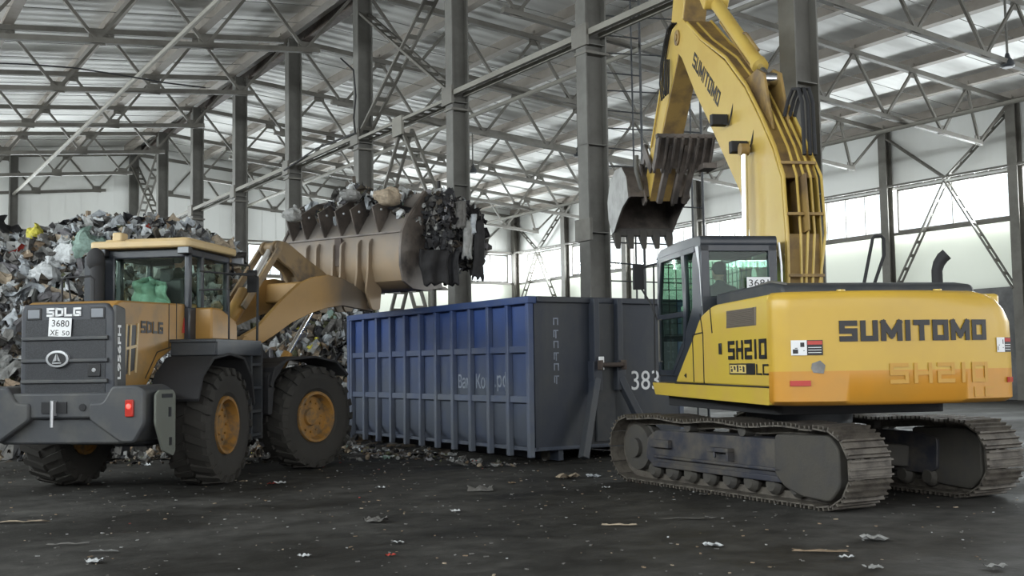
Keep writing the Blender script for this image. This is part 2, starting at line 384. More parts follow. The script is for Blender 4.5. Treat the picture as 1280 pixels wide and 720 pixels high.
def window_far(r0,r1,nm=4):
    n=next(WN); m=M(); y0,y1=TFAR-.02,TFAR+.12
    m.b2(r0,r0+.07,y0,y1,WB,WT); m.b2(r1-.07,r1,y0,y1,WB,WT); m.b2(r0,r1,y0,y1,WT-.07,WT); m.b2(r0,r1,y0,y1,WB,WB+.08)
    for i in range(1,nm): x=r0+(r1-r0)*i/nm; m.b2(x-.03,x+.03,y0,y1,WB,WT)
    o=struct('window_%d'%n,m,STEEL,origin=((r0+r1)/2,TFAR))
    g=M(); h=(r1-r0)/2; g.b2(-h+.03,h-.03,-.01,.01,WB+.03,WT-.03); obj('window_pane',g,PANE,o,loc=(0,.05,0),kind='structure')
for k in range(-4,4): 
    if k==-1: continue
    window_far(6*k+.3 if k>-4 else -SP+.5,6*k+5.7,4)
window_far(-5.7,-.4,4)

# ------------------------------------------------------------------ columns
ordn={-2:'nearest of all',-1:'second, behind the raised excavator boom',0:'third, rising behind the end of the blue container',1:'fourth, behind the hanging rags of the loader bucket',
2:'fifth, behind the middle of the loader bucket',3:'sixth, behind the left end of the loader bucket',4:'seventh, right of the loader cab',5:'eighth, just right of the cab roof light',6:'ninth, thin with distance above the loader cab',7:'tenth and last, set against the far wall'}
def hcol(h,w=.55,d=.36,cap=True):
    m=M(); m.b2(-w/2,-w/2+.035,-d/2,d/2,0,h); m.b2(w/2-.035,w/2,-d/2,d/2,0,h); m.b2(-w/2+.03,w/2-.03,-.02,.05,0,h)
    m.b2(-w/2-.12,w/2+.12,-d/2-.12,d/2+.12,0,.04)
    for z in (2.4,4.4,6.3,8.5): m.b2(-w/2,w/2,-d/2+.01,d/2-.01,z,z+.02)
    return m
colmesh=None
for n in range(-2,8):
    m=hcol(zt(0)+.1,.50 if n>0 else .56)
    o=obj('steel_column',m,STEELD,loc=bw(0,tn(n)),rotz=TH)
    tag(o,'grey steel column of the central row, '+ordn[n],'column','steel columns of the central row')
    g=M()
    for z in (8.72,4.5): g.b2(-.33,-.26,-.28,.28,z-.28,z+.2)
    g.b2(-.3,.3,-.22,.22,8.28,8.34)
    obj('gusset_plate',g,STEEL,o,bevel=.006)
wordn={-1:'near the open gate end',0:'nearest in view beyond the frame edge',1:'right foot of the window bracing',2:'left foot of the window bracing behind the exhaust pipe',3:'third, hidden beside the excavator boom',4:'fourth in the row, behind the cab',5:'fifth in the row, behind the excavator bucket',6:'sixth, one bay before the far corner',7:'standing in the far right corner'}
for n in range(-1,8):
    m=M(); w,d=.36,.40; h=zt(SP)+.2
    m.b2(-w/2,-w/2+.03,-d/2,d/2,0,h); m.b2(w/2-.03,w/2,-d/2,d/2,0,h); m.b2(-w/2+.02,w/2-.02,-.02,.03,0,h)
    o=obj('wall_column',m,STEEL,loc=bw(SP-.3,tn(n) if n<7 else TFAR-.3),rotz=TH)
    tag(o,'pale steel column on the right window wall, '+wordn[n],'column','steel columns along the right wall')
fw={-18:'far left of the refuse heap',-12:'second from the left, left of the refuse heap',-6:'at the left photo edge above the heap',6:'right of the loader cab',12:'behind the right part of the loader bucket',18:'right of the loader bucket'}
for r in (-18,-12,-6,6,12,18):
    m=M(); h=zt(r)+.1
    m.b2(-.2,-.17,-.18,.18,0,h); m.b2(.17,.2,-.18,.18,0,h); m.b2(-.18,.18,-.02,.02,0,h)
    o=obj('wall_column',m,STEELD,loc=bw(r,TFAR-.25),rotz=TH)
    tag(o,'steel column on the far end wall, '+fw[r],'column','steel columns on the far end wall')

# ------------------------------------------------------------------ trusses (x=rho, z) one per half span and frame
side_word={-1:'left',1:'right'}
frame_word={-2:'nearest of all, above the camera',-1:'at the column behind the excavator boom',0:'at the column behind the container end',1:'at the column behind the hanging rags',2:'at the column above the bucket middle',3:'at the column above the bucket left end',4:'at the seventh column, right of the loader cab',5:'at the eighth column, over the cab edge',6:'at the ninth, last free column',7:'against the far end wall'}
for n in range(-2,8):
    for s in (-1,1):
        r=root('roof_truss',bw(0,tn(n)),TH,'grey roof truss, %s slope, %s'%(side_word[s],frame_word[n]),'roof truss','steel roof trusses')
        E=SP-.45
        m=M(); m.beam((s*.15,0,zt(0)),(s*E,0,zt(s*E)),.20,.17); obj('top_chord',m,STEEL,r)
        e0,e1=1.45,SP-2.3
        m=M(); m.beam((s*e0,0,zb(s*e0)),(s*e1,0,zb(s*e1)),.18,.15); obj('bottom_chord',m,STEEL,r)
        pts=[(.15,1),(2.0,0)]
        xs=[.2]; k=0
        top=[.2,3.4,6.4,9.4,12.4,15.4,18.4,21.4,E]; bot=[1.9,4.9,7.9,10.9,13.9,16.9,19.9,e1-.1]
        seq=[]
        for i in range(len(top)-1):
            seq.append(((top[i],zt(top[i]*s)),(bot[i],zb(bot[i]*s)))); seq.append(((bot[i],zb(bot[i]*s)),(top[i+1],zt(top[i+1]*s))))
        for a,b in seq:
            m=M(); m.beam((s*a[0],0,a[1]),(s*b[0],0,b[1]),.085,.085); obj('web_member',m,STEEL,r,smooth=0)
        for q,zz,dz in [(b,zb(s*b),.075) for b in bot]+[(a,zt(s*a),-.075) for a in top[1:-1]]:
            m=M(); m.b2(s*q-.22,s*q+.22,-.015,.015,zz+dz-.17,zz+dz+.17); obj('node_plate',m,STEEL,r,smooth=0)
# purlins
pl=[('ridge',.35)]
k=0
pname=['first','second','third','fourth','fifth','sixth','seventh','eighth','ninth']
for s in (-1,1):
    for i,x in enumerate((.45,3.4,6.4,9.4,12.4,15.4,18.4,21.4,24.0)):
        m=M(); z=zt(s*x)+.29
        m.b2(-.06,.06,TNEAR,TFAR,z-.20,z+.20); m.b2(-.16,.16,TNEAR,TFAR,z-.21,z-.19)
        for n in range(-2,8): m.b2(-.10,.10,tn(n)-.12,tn(n)+.12,z-.22,z-.05)
        o=obj('roof_purlin',m,PURL if (x>.5 or s<0) else RUST,loc=bw(s*x,0),rotz=TH,smooth=0)
        tag(o,('dark rusty ridge beam running over the column heads' if s>0 else 'brownish ridge purlin just left of the rusty ridge beam') if i==0 else 'brownish steel roof purlin on the %s slope, %s out from the ridge'%(side_word[s],pname[i]),'beam','roof purlins' if (i or s<0) else None)
# ties at bottom chord level
for x in (-18,-6,6,18):
    m=M(); t1=TFAR-.2
    m.tube([(0,TNEAR,zb(x)-.12),(0,t1,zb(x)-.12)],.075,10)
    o=obj('tie_tube',m,PIPEW,loc=bw(x,0),rotz=TH)
    tag(o,'pale round tie tube under the trusses, %s slope, %s'%(side_word[-1 if x<0 else 1],'near the column row' if abs(x)==6 else 'near the outer wall'),'beam','round tie tubes under the trusses')
# thin sag rods
for s in (-1,1):
    m=M()
    for n in range(-2,7):
        for q in (2.0,4.0):
            m.tube([(s*.5,tn(n)+q,zt(s*.5)+.1),(s*23.8,tn(n)+q+ .0,zt(s*23.8)+.1)],.012,5)
    o=bobj('sag_rods',m,STEELD); tag(o,'thin steel rods strung between the purlins of the %s slope'%side_word[s],'rod',None,'stuff')
# struts along the column row
sw={-2:'the excavator and the open gate end',-1:'the columns behind the boom and the container end',0:'the columns behind the container end and the hanging rags',1:'the fourth and fifth columns, carrying lattice braces',2:'the columns above the middle and left end of the bucket',3:'the bucket and the next column to the left',4:'the two columns right of the loader cab',5:'the last pair of free columns',6:'the last free column and the far wall'}
for n in range(-2,7):
    m=M(); a,b=tn(n)+.18,tn(n+1)-.18; z=8.72
    if n in (1,6):
        m.beam((-.26,a,z-.12),(-.26,b,z-.12),.07,.08); m.beam((.14,a,z-.12),(.14,b,z-.12),.07,.08)
        k=0; y=a+.3
        while y<b-.2: m.beam((-.26,y,z-.12),(.14,y,z-.12),.10,.04); y+=.45
        m.b2(-.32,-.24,(a+b)/2-.3,(a+b)/2+.3,z-.55,z)
    else:
        m.beam((-.22,a,z),(-.22,b,z),.11,.13); m.beam((.10,a,z-.02),(.10,b,z-.02),.07,.11)
    m.v=[(x,y-tn(n),zz) for x,y,zz in m.v]
    o=obj('column_strut',m,PIPEW if n!=-9 else STEEL,loc=bw(0,tn(n)),rotz=TH,smooth=0)
    tag(o,'pale horizontal steel strut between '+sw[n],'beam','struts along the central column row')
# lattice braces
def lattice(p0,p1,off,label,wch=.07,gap=.34,step=.62,group='lattice braces',mat=STEEL):
    p0=Vector(p0);p1=Vector(p1);d=(p1-p0).normalized()
    side=Vector((1,0,0)) if abs(d.x)<.5 else Vector((0,1,0))
    m=M(); L=(p1-p0).length; o=p0
    for s in (-1,1): m.beam(p0+side*s*gap/2-o,p1+side*s*gap/2-o,wch,wch*1.2,up=side)
    t=.25
    while t<L-.1:
        q=p0+d*t-o; m.beam(q-side*gap/2,q+side*gap/2,wch*.7,.13 if wch>.05 else .1,up=d); t+=step
    ob=obj('lattice_brace',m,mat,loc=bw(*o),rotz=TH,smooth=0); tag(ob,label,'brace',group)
def bay(rho,n,t0,t1,words,zt1):
    mid=(t0+t1)/2
    lattice((rho,t0,8.8),(rho,t1,zt1),0,words+', upper, rising away')
    lattice((rho,t1,8.8),(rho,t0,zt1),0,words+', upper, rising towards the camera')
    lattice((rho,mid,8.4),(rho,t0,4.5),0,words+', middle leg on the near side')
    lattice((rho,mid,8.4),(rho,t1,4.5),0,words+', middle leg on the far side')
    lattice((rho,mid,4.5),(rho,t0+.3,.1),0,words+', lowest leg on the near side')
    lattice((rho,mid,4.5),(rho,t1-.3,.1),0,words+', lowest leg on the far side')
bay(0,1,tn(1)+.1,tn(2)-.1,'lattice brace between the columns behind the bucket',12.6)
bay(0,6,tn(6)+.1,tn(7)-.3,'lattice brace, last column bay by the far wall',12.6)
for n,wd in ((1,'by the window strip behind the exhaust'),(6,'in the far right corner bay')):
    a,b=tn(n)+.2,tn(n+1)-.2; mid=(a+b)/2; rho=SP-.35
    lattice((rho,mid,8.8),(rho,a,10.9),0,'pale brace %s, upper leg rising nearer'%wd,.06,.22)
    lattice((rho,mid,8.8),(rho,b,10.9),0,'pale brace %s, upper leg rising away'%wd,.06,.22)
    lattice((rho,mid,8.7),(rho,a,4.2),0,'pale brace %s, lower leg falling nearer'%wd,.06,.26)
    lattice((rho,mid,8.7),(rho,b,4.2),0,'pale perforated brace %s, lower leg falling away'%wd,.06,.26)
m=M(); rho=SP-.3
m.beam((rho-.15,TNEAR,8.86),(rho-.15,TFAR,8.86),.05,.09); m.beam((rho+.18,TNEAR,8.86),(rho+.18,TFAR,8.86),.05,.09)
y=TNEAR
while y<TFAR: m.beam((rho-.15,y,8.86),(rho+.18,y+.3,8.86),.03,.05); y+=.6
o=bobj('window_head_girt',m,STEEL,smooth=0); tag(o,'pale laced steel girt running along the top of the right window strip','beam')
m=M(); m.beam((-SP+.3,TFAR-.25,8.86),(SP-.3,TFAR-.25,8.86),.12,.12); m.beam((-SP+.3,TFAR-.25,6.85),(SP-.3,TFAR-.25,6.85),.10,.12)
o=bobj('wall_girt',m,STEEL,smooth=0); tag(o,'grey steel girt lines along the far end wall above and below its windows','beam')
m=M(); m.beam((rho+.18,TNEAR,6.85),(rho+.18,TFAR,6.85),.10,.12)
o=bobj('window_sill_girt',m,STEEL,smooth=0); tag(o,'grey steel girt under the right window strip','beam')
# pendant lamps
def pendant(rho,n,lab,drop=0.):
    r=root('pendant_lamp',bw(rho,tn(n)),TH,lab,'lamp','pendant lamps under the trusses')
    z=zb(rho)-.15-drop
    m=M(); m.tube([(0,0,zt(rho)),(0,0,z+.35)],.035,6); obj('hanger',m,STEELD,r)
    m=M(); m.lathe([(.0,.16),(.05,.2),(.14,.19),(.3,.08),(.42,.05)],16,'z',(0,0,z)); obj('lamp_housing',m,CHAR,r)
# positions found on the trusses seen at (1183,43), (716,188) and (621,212)
pendant(14.9,0,'small dark pendant lamp under the nearest right-slope truss, upper right of the photo')
pendant(12.4,3,'small dark pendant lamp just left of the thick column behind the container end')
pendant(10.8,4,'small dark pendant lamp farther off, above and right of the hanging rags')
# cable slung across the left trusses
m=M(); pts=[(-24+i*1.2,tn(2)+.4,9.55+.09*math.sin(i*1.1)+.02*i) for i in range(17)]
m.tube(pts,.022,6); o=bobj('slung_cable',m,BLACK); tag(o,'thin black cable sagging across the upper left under the trusses','cable')
m=M(); m.tube([(-.9,tn(2)-.35,11.0),(-.45,tn(2)-.3,10.7),(-.38,tn(2)-.3,9.9),(-.45,tn(2)-.3,9.2),(-.4,tn(2)-.3,8.75),(-.35,tn(2)+3,8.85),(-.35,tn(3),8.6)],.03,6)
o=bobj('drop_cable',m,BLACK); tag(o,'black cable dropping beside the column above the middle of the loader bucket','cable')

# ================================================================== EXCAVATOR
# local axes: x = right, y = forward (boom side), z = up; origin at the swing centre on the floor
PH=-.153
EX=root('crawler_excavator',(3.65,14.3,0),-PH,'yellow crawler excavator with dark blue grey cab, boom raised over the blue container','excavator')
X0=-1.33
# --- undercarriage, turned towards the left of the house
UR=-(-.482-PH)     # heading of the tracks relative to the house
UL=(-.11,-.14,0)
def part(name,m,mat,parent=None,**k): return obj(name,m,mat,parent or EX,**k)
m=M(); m.prism(rr([(-1.0,.42),(-.75,.62),(.75,.62),(1.0,.42),(1.0,.30),(-1.0,.30)],.05),-.55,.55,'y'); m.cyl((0,0,.55),(0,0,.78),.62,.6,28)
for sx in(-1,1):
    for sy in(-1,1): m.beam((sx*.35,sy*.3,.5),(sx*.95,sy*.95,.42),.34,.26)
part('car_body',m,GREYF,loc=UL,rotz=UR,bevel=.02)
m=M(); m.lathe([(.76,.60),(.80,.66),(.95,.66),(1.0,.58)],36,'z'); part('swing_ring',m,CHAR)
def track(sx):
    cx=sx*1.03; hw=.30; HL=1.86; rI=.40; zc=.46     # idler/sprocket centre height
    inn=[]; 
    # belt path (y,z), with a slight sag over the carrier rollers
    def path():
        P=[]
        for i in range(24): 
            y=-HL+2*HL*i/24; P.append((y,.055))
        for i in range(13):
            a=-PI/2+PI*i/12; P.append((HL+rI*math.cos(a),zc+rI*math.sin(a)))
        for i in range(1,24):
            y=HL-2*HL*i/24; P.append((y,zc+rI+.035*math.cos(y/HL*PI*1.5)**2-.02 if abs(y)<HL*.92 else zc+rI))
        for i in range(13):
            a=PI/2+PI*i/12; P.append((-HL+rI*math.cos(a),zc+rI*math.sin(a)))
        return P
    P=path()
    # resample at equal pitch
    Q=[Vector(p) for p in P]; Q.append(Q[0]); S=[0]
    for i in range(1,len(Q)): S.append(S[-1]+(Q[i]-Q[i-1]).length)
    N=47; tot=S[-1]; pts=[]
    for k in range(N):
        t=tot*k/N; i=max(j for j in range(len(S)) if S[j]<=t+1e-9); i=min(i,len(Q)-2)
        f=(t-S[i])/(S[i+1]-S[i]); pts.append(Q[i].lerp(Q[i+1],f))
    b=M()
    # link chain: two rails following the path
    for lx in (-.07,.07):
        vs=[];fs=[]
        for k in range(N):
            p=pts[k]; d=(pts[(k+1)%N]-pts[k-1]).normalized(); nrm=Vector((-d.y,d.x))  # inward
            for a,q in ((-.022,.0),(.022,.0),(.022,.085),(-.022,.085)): vs.append((cx+lx+a,p.x+nrm.x*q,p.y+nrm.y*q))
        for k in range(N):
            k2=(k+1)%N
            for a in range(4): fs.append((k*4+a,k*4+(a+1)%4,k2*4+(a+1)%4,k2*4+a))
        b.add(vs,fs)
    belt=part('track_chain',b,SHOE,loc=UL,rotz=UR,smooth=0)
    sm=None
    for k in range(N):
        p=pts[k]; d=(pts[(k+1)%N]-pts[k-1]).normalized(); ang=math.atan2(d.y,d.x)
        if sm is None:
            s=M(); w=tot/N*.5-.004; s.b2(-hw,hw,-w,w,-.012,.006)
            for gy in (-w*.9,-w*.1,w*.62): s.b2(-hw,hw,gy-.007,gy+.012,-.046,-.008)
            o=obj('track_shoe',s,SHOE,belt,smooth=0); sm=o.data
        else:
            o=bpy.data.objects.new('track_shoe',sm); C.objects.link(o); o.parent=belt
        o.location=(cx,p.x,p.y); o.rotation_euler=(ang,0,0)
    f=M(); 
    f.prism(rr([(-1.48,.30),(-1.50,.66),(-1.20,.72),(1.30,.72),(1.50,.62),(1.55,.34),(1.35,.24),(-1.35,.24)],.05),cx-.20,cx+.20)
    o_=sx; fx=cx+sx*.20
    f.b2(*sorted((fx,fx+sx*.05)),-1.2,1.3,.36,.40)
    f.b2(*sorted((fx,fx+sx*.04)),-1.2,1.35,.24,.31)
    fr=part('track_frame',f,TRKB,loc=UL,rotz=UR,bevel=.012)
    g=M(); g.prism(rr([(-1.92,.10),(-2.08,.26),(-2.08,.66),(-1.94,.80),(-1.08,.78),(-1.06,.34),(-1.22,.20),(-1.5,.12)],.06),cx-.16 if sx>0 else cx-.25,cx+.25 if sx>0 else cx+.16); 
    obj('drive_guard',g,GREYF,fr,bevel=.02)
    g=M(); g.lathe([(-.12,.10),(-.12,.22),(-.1,.27),(.1,.27),(.12,.22),(.12,.10)],24,'x',(cx,-HL,zc)); 
    for i in range(21):
        a=2*PI*i/21; c=Vector((cx,-HL+.31*math.cos(a),zc+.31*math.sin(a))); g.box(*c,.06,.06,.08,Matrix.Rotation(a-PI/2,3,'X'))
    obj('sprocket',g,GREYF,fr)
    g=M(); g.lathe([(-.13,.05),(-.13,.30),(-.05,.32),(-.05,.36),(.05,.36),(.05,.32),(.13,.30),(.13,.05)],28,'x',(cx,HL,zc)); g.lathe([(-.19,.02),(-.19,.13),(.19,.13),(.19,.02)],16,'x',(cx,HL,zc)); obj('idler_wheel',g,GREYF,fr)
    for i in range(8):
        y=-1.33+i*.39; g=M(); g.lathe([(-.21,.05),(-.21,.075),(-.15,.12),(-.1,.12),(-.09,.09),(.09,.09),(.1,.12),(.15,.12),(.21,.075),(.21,.05)],16,'x',(cx,y,.20)); obj('track_roller',g,GREYF,fr)
    for y in (-.45,.62):
        g=M(); g.lathe([(-.2,.04),(-.2,.07),(-.12,.075),(.12,.075),(.2,.07),(.2,.04)],14,'x',(cx,y,.79)); g.b2(cx-.05,cx+.05,y-.06,y+.06,.68,.76); obj('carrier_roller',g,GREYF,fr)
    g=M(); g.b2(*sorted((fx,fx+sx*.07)),.95,1.35,.50,.60); obj('frame_bracket',g,TRKB,fr,bevel=.006)
    g=M(); g.b2(*sorted((fx,fx+sx*.10)),-.30,.10,.52,.57); g.b2(*sorted((fx,fx+sx*.10)),-.30,-.26,.42,.52)
    g.tube([(fx+sx*.05,.02,.55),(fx+sx*.07,-.02,.45)],.02,6); obj('frame_step',g,TRKB,fr,bevel=.006)
track(-1); track(1)
# --- house
m=M(); m.prism(rr([(-1.0,-1.8),(1.0,-1.8),(1.1,1.6),(.4,1.9),(-1.2,1.8)],.1),1.0,1.15,'z'); part('deck_frame',m,BLACK,bevel=.01)  # coloured black to stand in for the shadow under the house
m=M()
# skirt: yellow band running from the counterweight to the front of the cab
m.prism(rr([(-2.40,1.135),(1.88,1.15),(2.02,1.32),(-2.40,1.32)],.02),X0-.02,X0+.12)
part('side_skirt',m,YEL,bevel=.012)
m=M(); m.prism(rr([(-2.40,1.135),(1.88,1.15),(2.02,1.32),(-2.40,1.32)],.02),1.21,1.35); part('side_skirt',m,YEL,bevel=.012)
# engine side cover, with its leading triangular panel
prof=[(-2.45,1.33,0),(-2.45,2.30,0),(-.70,2.285,.16),(-.20,2.17,.16),(.08,1.93,.1),(.45,1.67,.1),(.90,1.34,0)]
m=M(); m.prism(rr(prof,.02,5),X0-.018,-.34); body=part('engine_side_cover',m,YEL,bevel=.02)
m=M(); m.b2(-.34,1.31,-2.45,-.45,1.33,2.30); m.b2(.40,1.31,-.45,1.75,1.33,1.95); part('right_side_cover',m,YEL,bevel=.04)
# seams, vent, latch, lock on the left cover
e=X0-.022
m=M()
for pth in ([(-.31,1.34),(-.31,1.95),(-.22,2.2)],[(-.31,1.97),(.10,1.95)],[(.105,1.94),(.09,1.35)],[(-2.42,1.325),(.9,1.325)],[(-.60,2.27),(-.66,1.95)]):
    for a,b in zip(pth[:-1],pth[1:]): m.beam((e,a[0],a[1]),(e,b[0],b[1]),.012,.012)
obj('panel_seam',m,BLK,body,smooth=0)
m=M(); 
for i in range(13): z=2.005+i*.0145; m.box(e-.004,-1.63,z,.012,.86,.010,Matrix.Rotation(.5,3,'Y'))
m.prism([(-2.10,1.99),(-1.16,1.99),(-1.20,2.19),(-2.12,2.19)],e,e+.004); obj('air_vent',m,[paint('brown grey vent louvres',(.15,.125,.10),.7)],body,smooth=0,label='brown grey slatted vent')
m=M(); m.b2(e-.012,e,-.99,-.90,1.69,1.82); obj('door_latch',m,BLK,body,bevel=.004)
m=M(); m.prism([(.40,1.40),(.50,1.43),(.40,1.46)],e-.004,e); obj('arrow_mark',m,BLK,body,smooth=0)
strokes('model_lettering','SH210',(e-.003,-1.22,1.625),(0,-1,0),(0,0,1),1.17,.215,BLK,body,tk=.21,gap=.32,th=.006)
m=M(); m.b2(e-.004,e,-2.04,-1.24,1.455,1.58); m.cur=1; m.b2(e-.007,e-.003,-1.78,-1.27,1.470,1.565); m.cur=2
for i in range(5):
    y=-1.33-i*.095; m.b2(e-.010,e-.006,y-.03,y+.02,1.485+.02*(i%2),1.52+.02*(i%3)); m.b2(e-.010,e-.006,y-.01,y+.025,1.53,1.548)
obj('model_badge',m,[BLK,paint('pale badge yellow',(.60,.45,.14),.5),CHAR],body,smooth=0)
strokes('model_lettering','LC',(e-.003,-2.09,1.455),(0,-1,0),(0,0,1),.34,.115,BLK,body,tk=.12,gap=.25,th=.006)
# --- counterweight with bulging back and rounded corners
def cw_out(xl,xr,yb,yf,r=.20,n=7):
    pts=[(xl,yf)]
    for k in range(n+1):
        a=PI+ (PI/2)*k/n; pts.append((xl+r+r*math.cos(a), yb+.16+r+r*math.sin(a)))
    for k in range(1,40):
        x=xl+r+(xr-xl-2*r)*k/40; u=(x-(xl+xr)/2)/((xr-xl)/2-r); pts.append((x,yb+.16*u*u*u*u*.0+.16*(abs(u)**2.2)))
    for k in range(n+1):
        a=-PI/2+(PI/2)*k/n; pts.append((xr-r+r*math.cos(a), yb+.16+r+r*math.sin(a)))
    pts.append((xr,yf)); return pts
YB=-2.86
def cw_y(x):
    a=abs(x)
    if a>1.10: d=min(.199,a-1.135) if a>1.135 else 0; return YB+.16+.2-math.sqrt(.04-d*d)-(.0)
    return YB+.16*(a/1.135)**2.2
m=M(); secs=[]
lev=[(1.135,.04,1.30),(1.17,0,1.33),(1.48,0,1.335)]
def sec(z,inset,xr): return [(x,y,z) for x,y in cw_out(X0-.02+inset,xr-inset,YB+inset,-2.42)]
secs=[sec(1.135,.05,1.33),sec(1.18,.0,1.335),sec(1.49,0,1.34)]
m.cur=1; m.loft(secs,caps=True)
m.cur=0; m.loft([sec(1.49,0,1.34),sec(1.75,0,1.34),sec(1.98,0,1.335),sec(2.12,.0,1.27),sec(2.22,.0,1.18),sec(2.28,.01,1.08),sec(2.315,.05,1.0)],caps=True)
cw=part('counterweight',m,[YELC,ORG],smooth=50)
wy=lambda p:(p[0],p[1]+cw_y(p[0])-.009,p[2])
strokes('maker_lettering','SUMITOMO',(-.73,0,1.79),(1,0,0),(0,0,1),1.66,.215,BLK,cw,tk=.30,gap=.17,th=.006,warp=wy)
strokes('faded_lettering','SH210',(-.22,0,1.35),(1,0,0),(0,0,1),1.15,.21,FADE,cw,tk=.20,gap=.3,th=.003,warp=wy,label='faded old SH210 lettering')
strokes('faded_lettering','LC',(.75,0,1.20),(1,0,0),(0,0,1),.24,.10,FADE,cw,tk=.14,gap=.3,th=.002,warp=wy)
def wl(x0,w,z0):
    m=M(); h=.155
    def q(a,b,c,d,t): 
        vs=[wy((x,-t*0-.0,z)) for x,z in ((a,c),(b,c),(b,d),(a,d))]
        vs2=[(v[0],v[1]-.003-t,v[2]) for v in vs]; m.add(vs+vs2,[(3,2,1,0),(4,5,6,7),(0,1,5,4),(1,2,6,5),(2,3,7,6),(3,0,4,7)])
    m.cur=0; q(x0,x0+w*.5,z0,z0+h,.002); m.cur=1; q(x0+w*.5,x0+w,z0,z0+h,.002)
    m.cur=2; q(x0+w*.52,x0+w*.98,z0+h*.70,z0+h*.95,.005)
    m.cur=0
    for i in range(3): q(x0+w*.54,x0+w*.95,z0+h*(.15+i*.17),z0+h*(.19+i*.17),.005)
    m.cur=1; q(x0+w*.24,x0+w*.42,z0+h*.55,z0+h*.85,.005); q(x0+w*.05,x0+w*.22,z0+h*.12,z0+h*.40,.005); q(x0+w*.25,x0+w*.29,z0+h*.15,z0+h*.6,.005); q(x0+w*.12,x0+w*.30,z0+h*.45,z0+h*.50,.005); q(x0+w*.3,x0+w*.42,z0+h*.28,z0+h*.33,.005)
    obj('warning_label',m,[WHITE,BLK,RED],cw,smooth=0,label='white and black warning label')
wl(-1.21,.31,1.655); wl(1.07,.205,1.66)
m=M(); m.add([wy((x,-.004,z)) for x,z in ((-1.0,1.475),(-.90,1.465),(-.88,1.55),(-.93,1.60),(-1.01,1.57),(-1.02,1.52))],[(0,1,2,3,4,5)]); obj('scratch_mark',m,BKTL,cw,smooth=0,label='pale scraped patch')
for x0,w in ((-1.23,.20),(1.19,.12)):
    m=M(); vs=[wy((x,0,z)) for x,z in ((x0,1.34),(x0+w,1.34),(x0+w,1.395),(x0,1.395))]; vs2=[(a,b-.012,c) for a,b,c in vs]; m.add(vs+vs2,[(3,2,1,0),(4,5,6,7),(0,1,5,4),(1,2,6,5),(2,3,7,6),(3,0,4,7)]); obj('reflector',m,RED,cw,smooth=0,label='red reflector')
# --- engine hood
m=M(); m.prism(rr([(-.34,2.28),(-.34,2.44),(-2.05,2.455),(-2.42,2.40),(-2.46,2.28)],.06),-1.18,1.02); hood=part('engine_hood',m,CHAR,bevel=.03,label='charcoal engine hood')
m=M(); m.tube([(-1.05,-1.0,2.44),(-1.12,-2.0,2.47),(-1.1,-2.35,2.42)],.016,6); obj('hood_bar',m,STEEL,hood)
for x in (-.55,.55):
    m=M(); m.cyl((x,-2.5,2.30),(x,-2.5,2.345),.05,.045,12); obj('lifting_cap',m,YEL,hood)
m=M(); m.tube([(1.07,-1.6,2.4),(1.07,-1.6,2.62),(1.09,-1.61,2.70),(1.13,-1.63,2.77),(1.17,-1.66,2.81)],[.062,.062,.066,.07,.07],16); part('exhaust_pipe',m,BLACK)
m=M(); m.tube([(.34,-1.2,2.42),(.49,-1.2,3.04),(.52,-1.2,3.07),(.60,-1.2,3.07),(.63,-1.2,3.04),(.63,-1.2,2.85),(.46,-1.2,2.42)],.021,8); part('grab_rail',m,BLACK,label='black bent grab rail on the hood')
# --- cab
CX0,CX1=X0,-.33; CR,CF=-.24,1.72
cab=M(); P_=.075
def post(a,b,w=.075,d=.085): cab.beam(a,b,w,d)
zt_=3.16
cab.prism(rr([(CR-.02,3.05,.05),(CR-.02,3.19,.10),(.7,3.21,.05),(CF-.15,3.18,.1),(CF+.03,3.06,.04)],.04,4),CX0-.005,CX1+.005)
cab.b2(CX0+.01,CX1,CR,CF,1.33,1.42)
# rear wall lower part and posts
cab.b2(CX0,CX1,CR-.01,CR+.05,1.33,2.42)
cab.b2(CX0,CX0+.11,CR-.01,CR+.06,2.4,3.10); cab.b2(CX1-.11,CX1,CR-.01,CR+.06,2.4,3.10); cab.b2(CX0,CX1,CR-.01,CR+.06,2.99,3.10)
# left side: rear quarter, door frame
cab.prism([(CR,1.42),(CR,3.08),(-.02,3.08),(.10,2.92),(.14,2.3),(.55,1.9),(1.03,1.42)],CX0-.004,CX0+.05)
cab.prism([(.42,3.08),(.36,2.3),(.50,1.80),(.56,1.80),(.50,2.3),(.56,3.08)],CX0-.012,CX0+.05)
cab.prism([(CF,1.42),(CF-.02,2.5),(CF-.13,3.08),(CF-.25,3.08),(CF-.10,2.5),(CF-.09,1.42)],CX0-.012,CX0+.05)
cab.b2(CX0-.012,CX0+.05,-.02,CF-.13,3.00,3.08)
cab.b2(CX0-.012,CX0+.05,.52,CF-.05,2.20,2.27)
cab.b2(CX0-.012,CX0+.05,1.0,CF-.03,1.42,1.50)
cab.prism([(.50,1.80),(1.05,1.42),(1.14,1.42),(.60,1.86)],CX0-.012,CX0+.05)
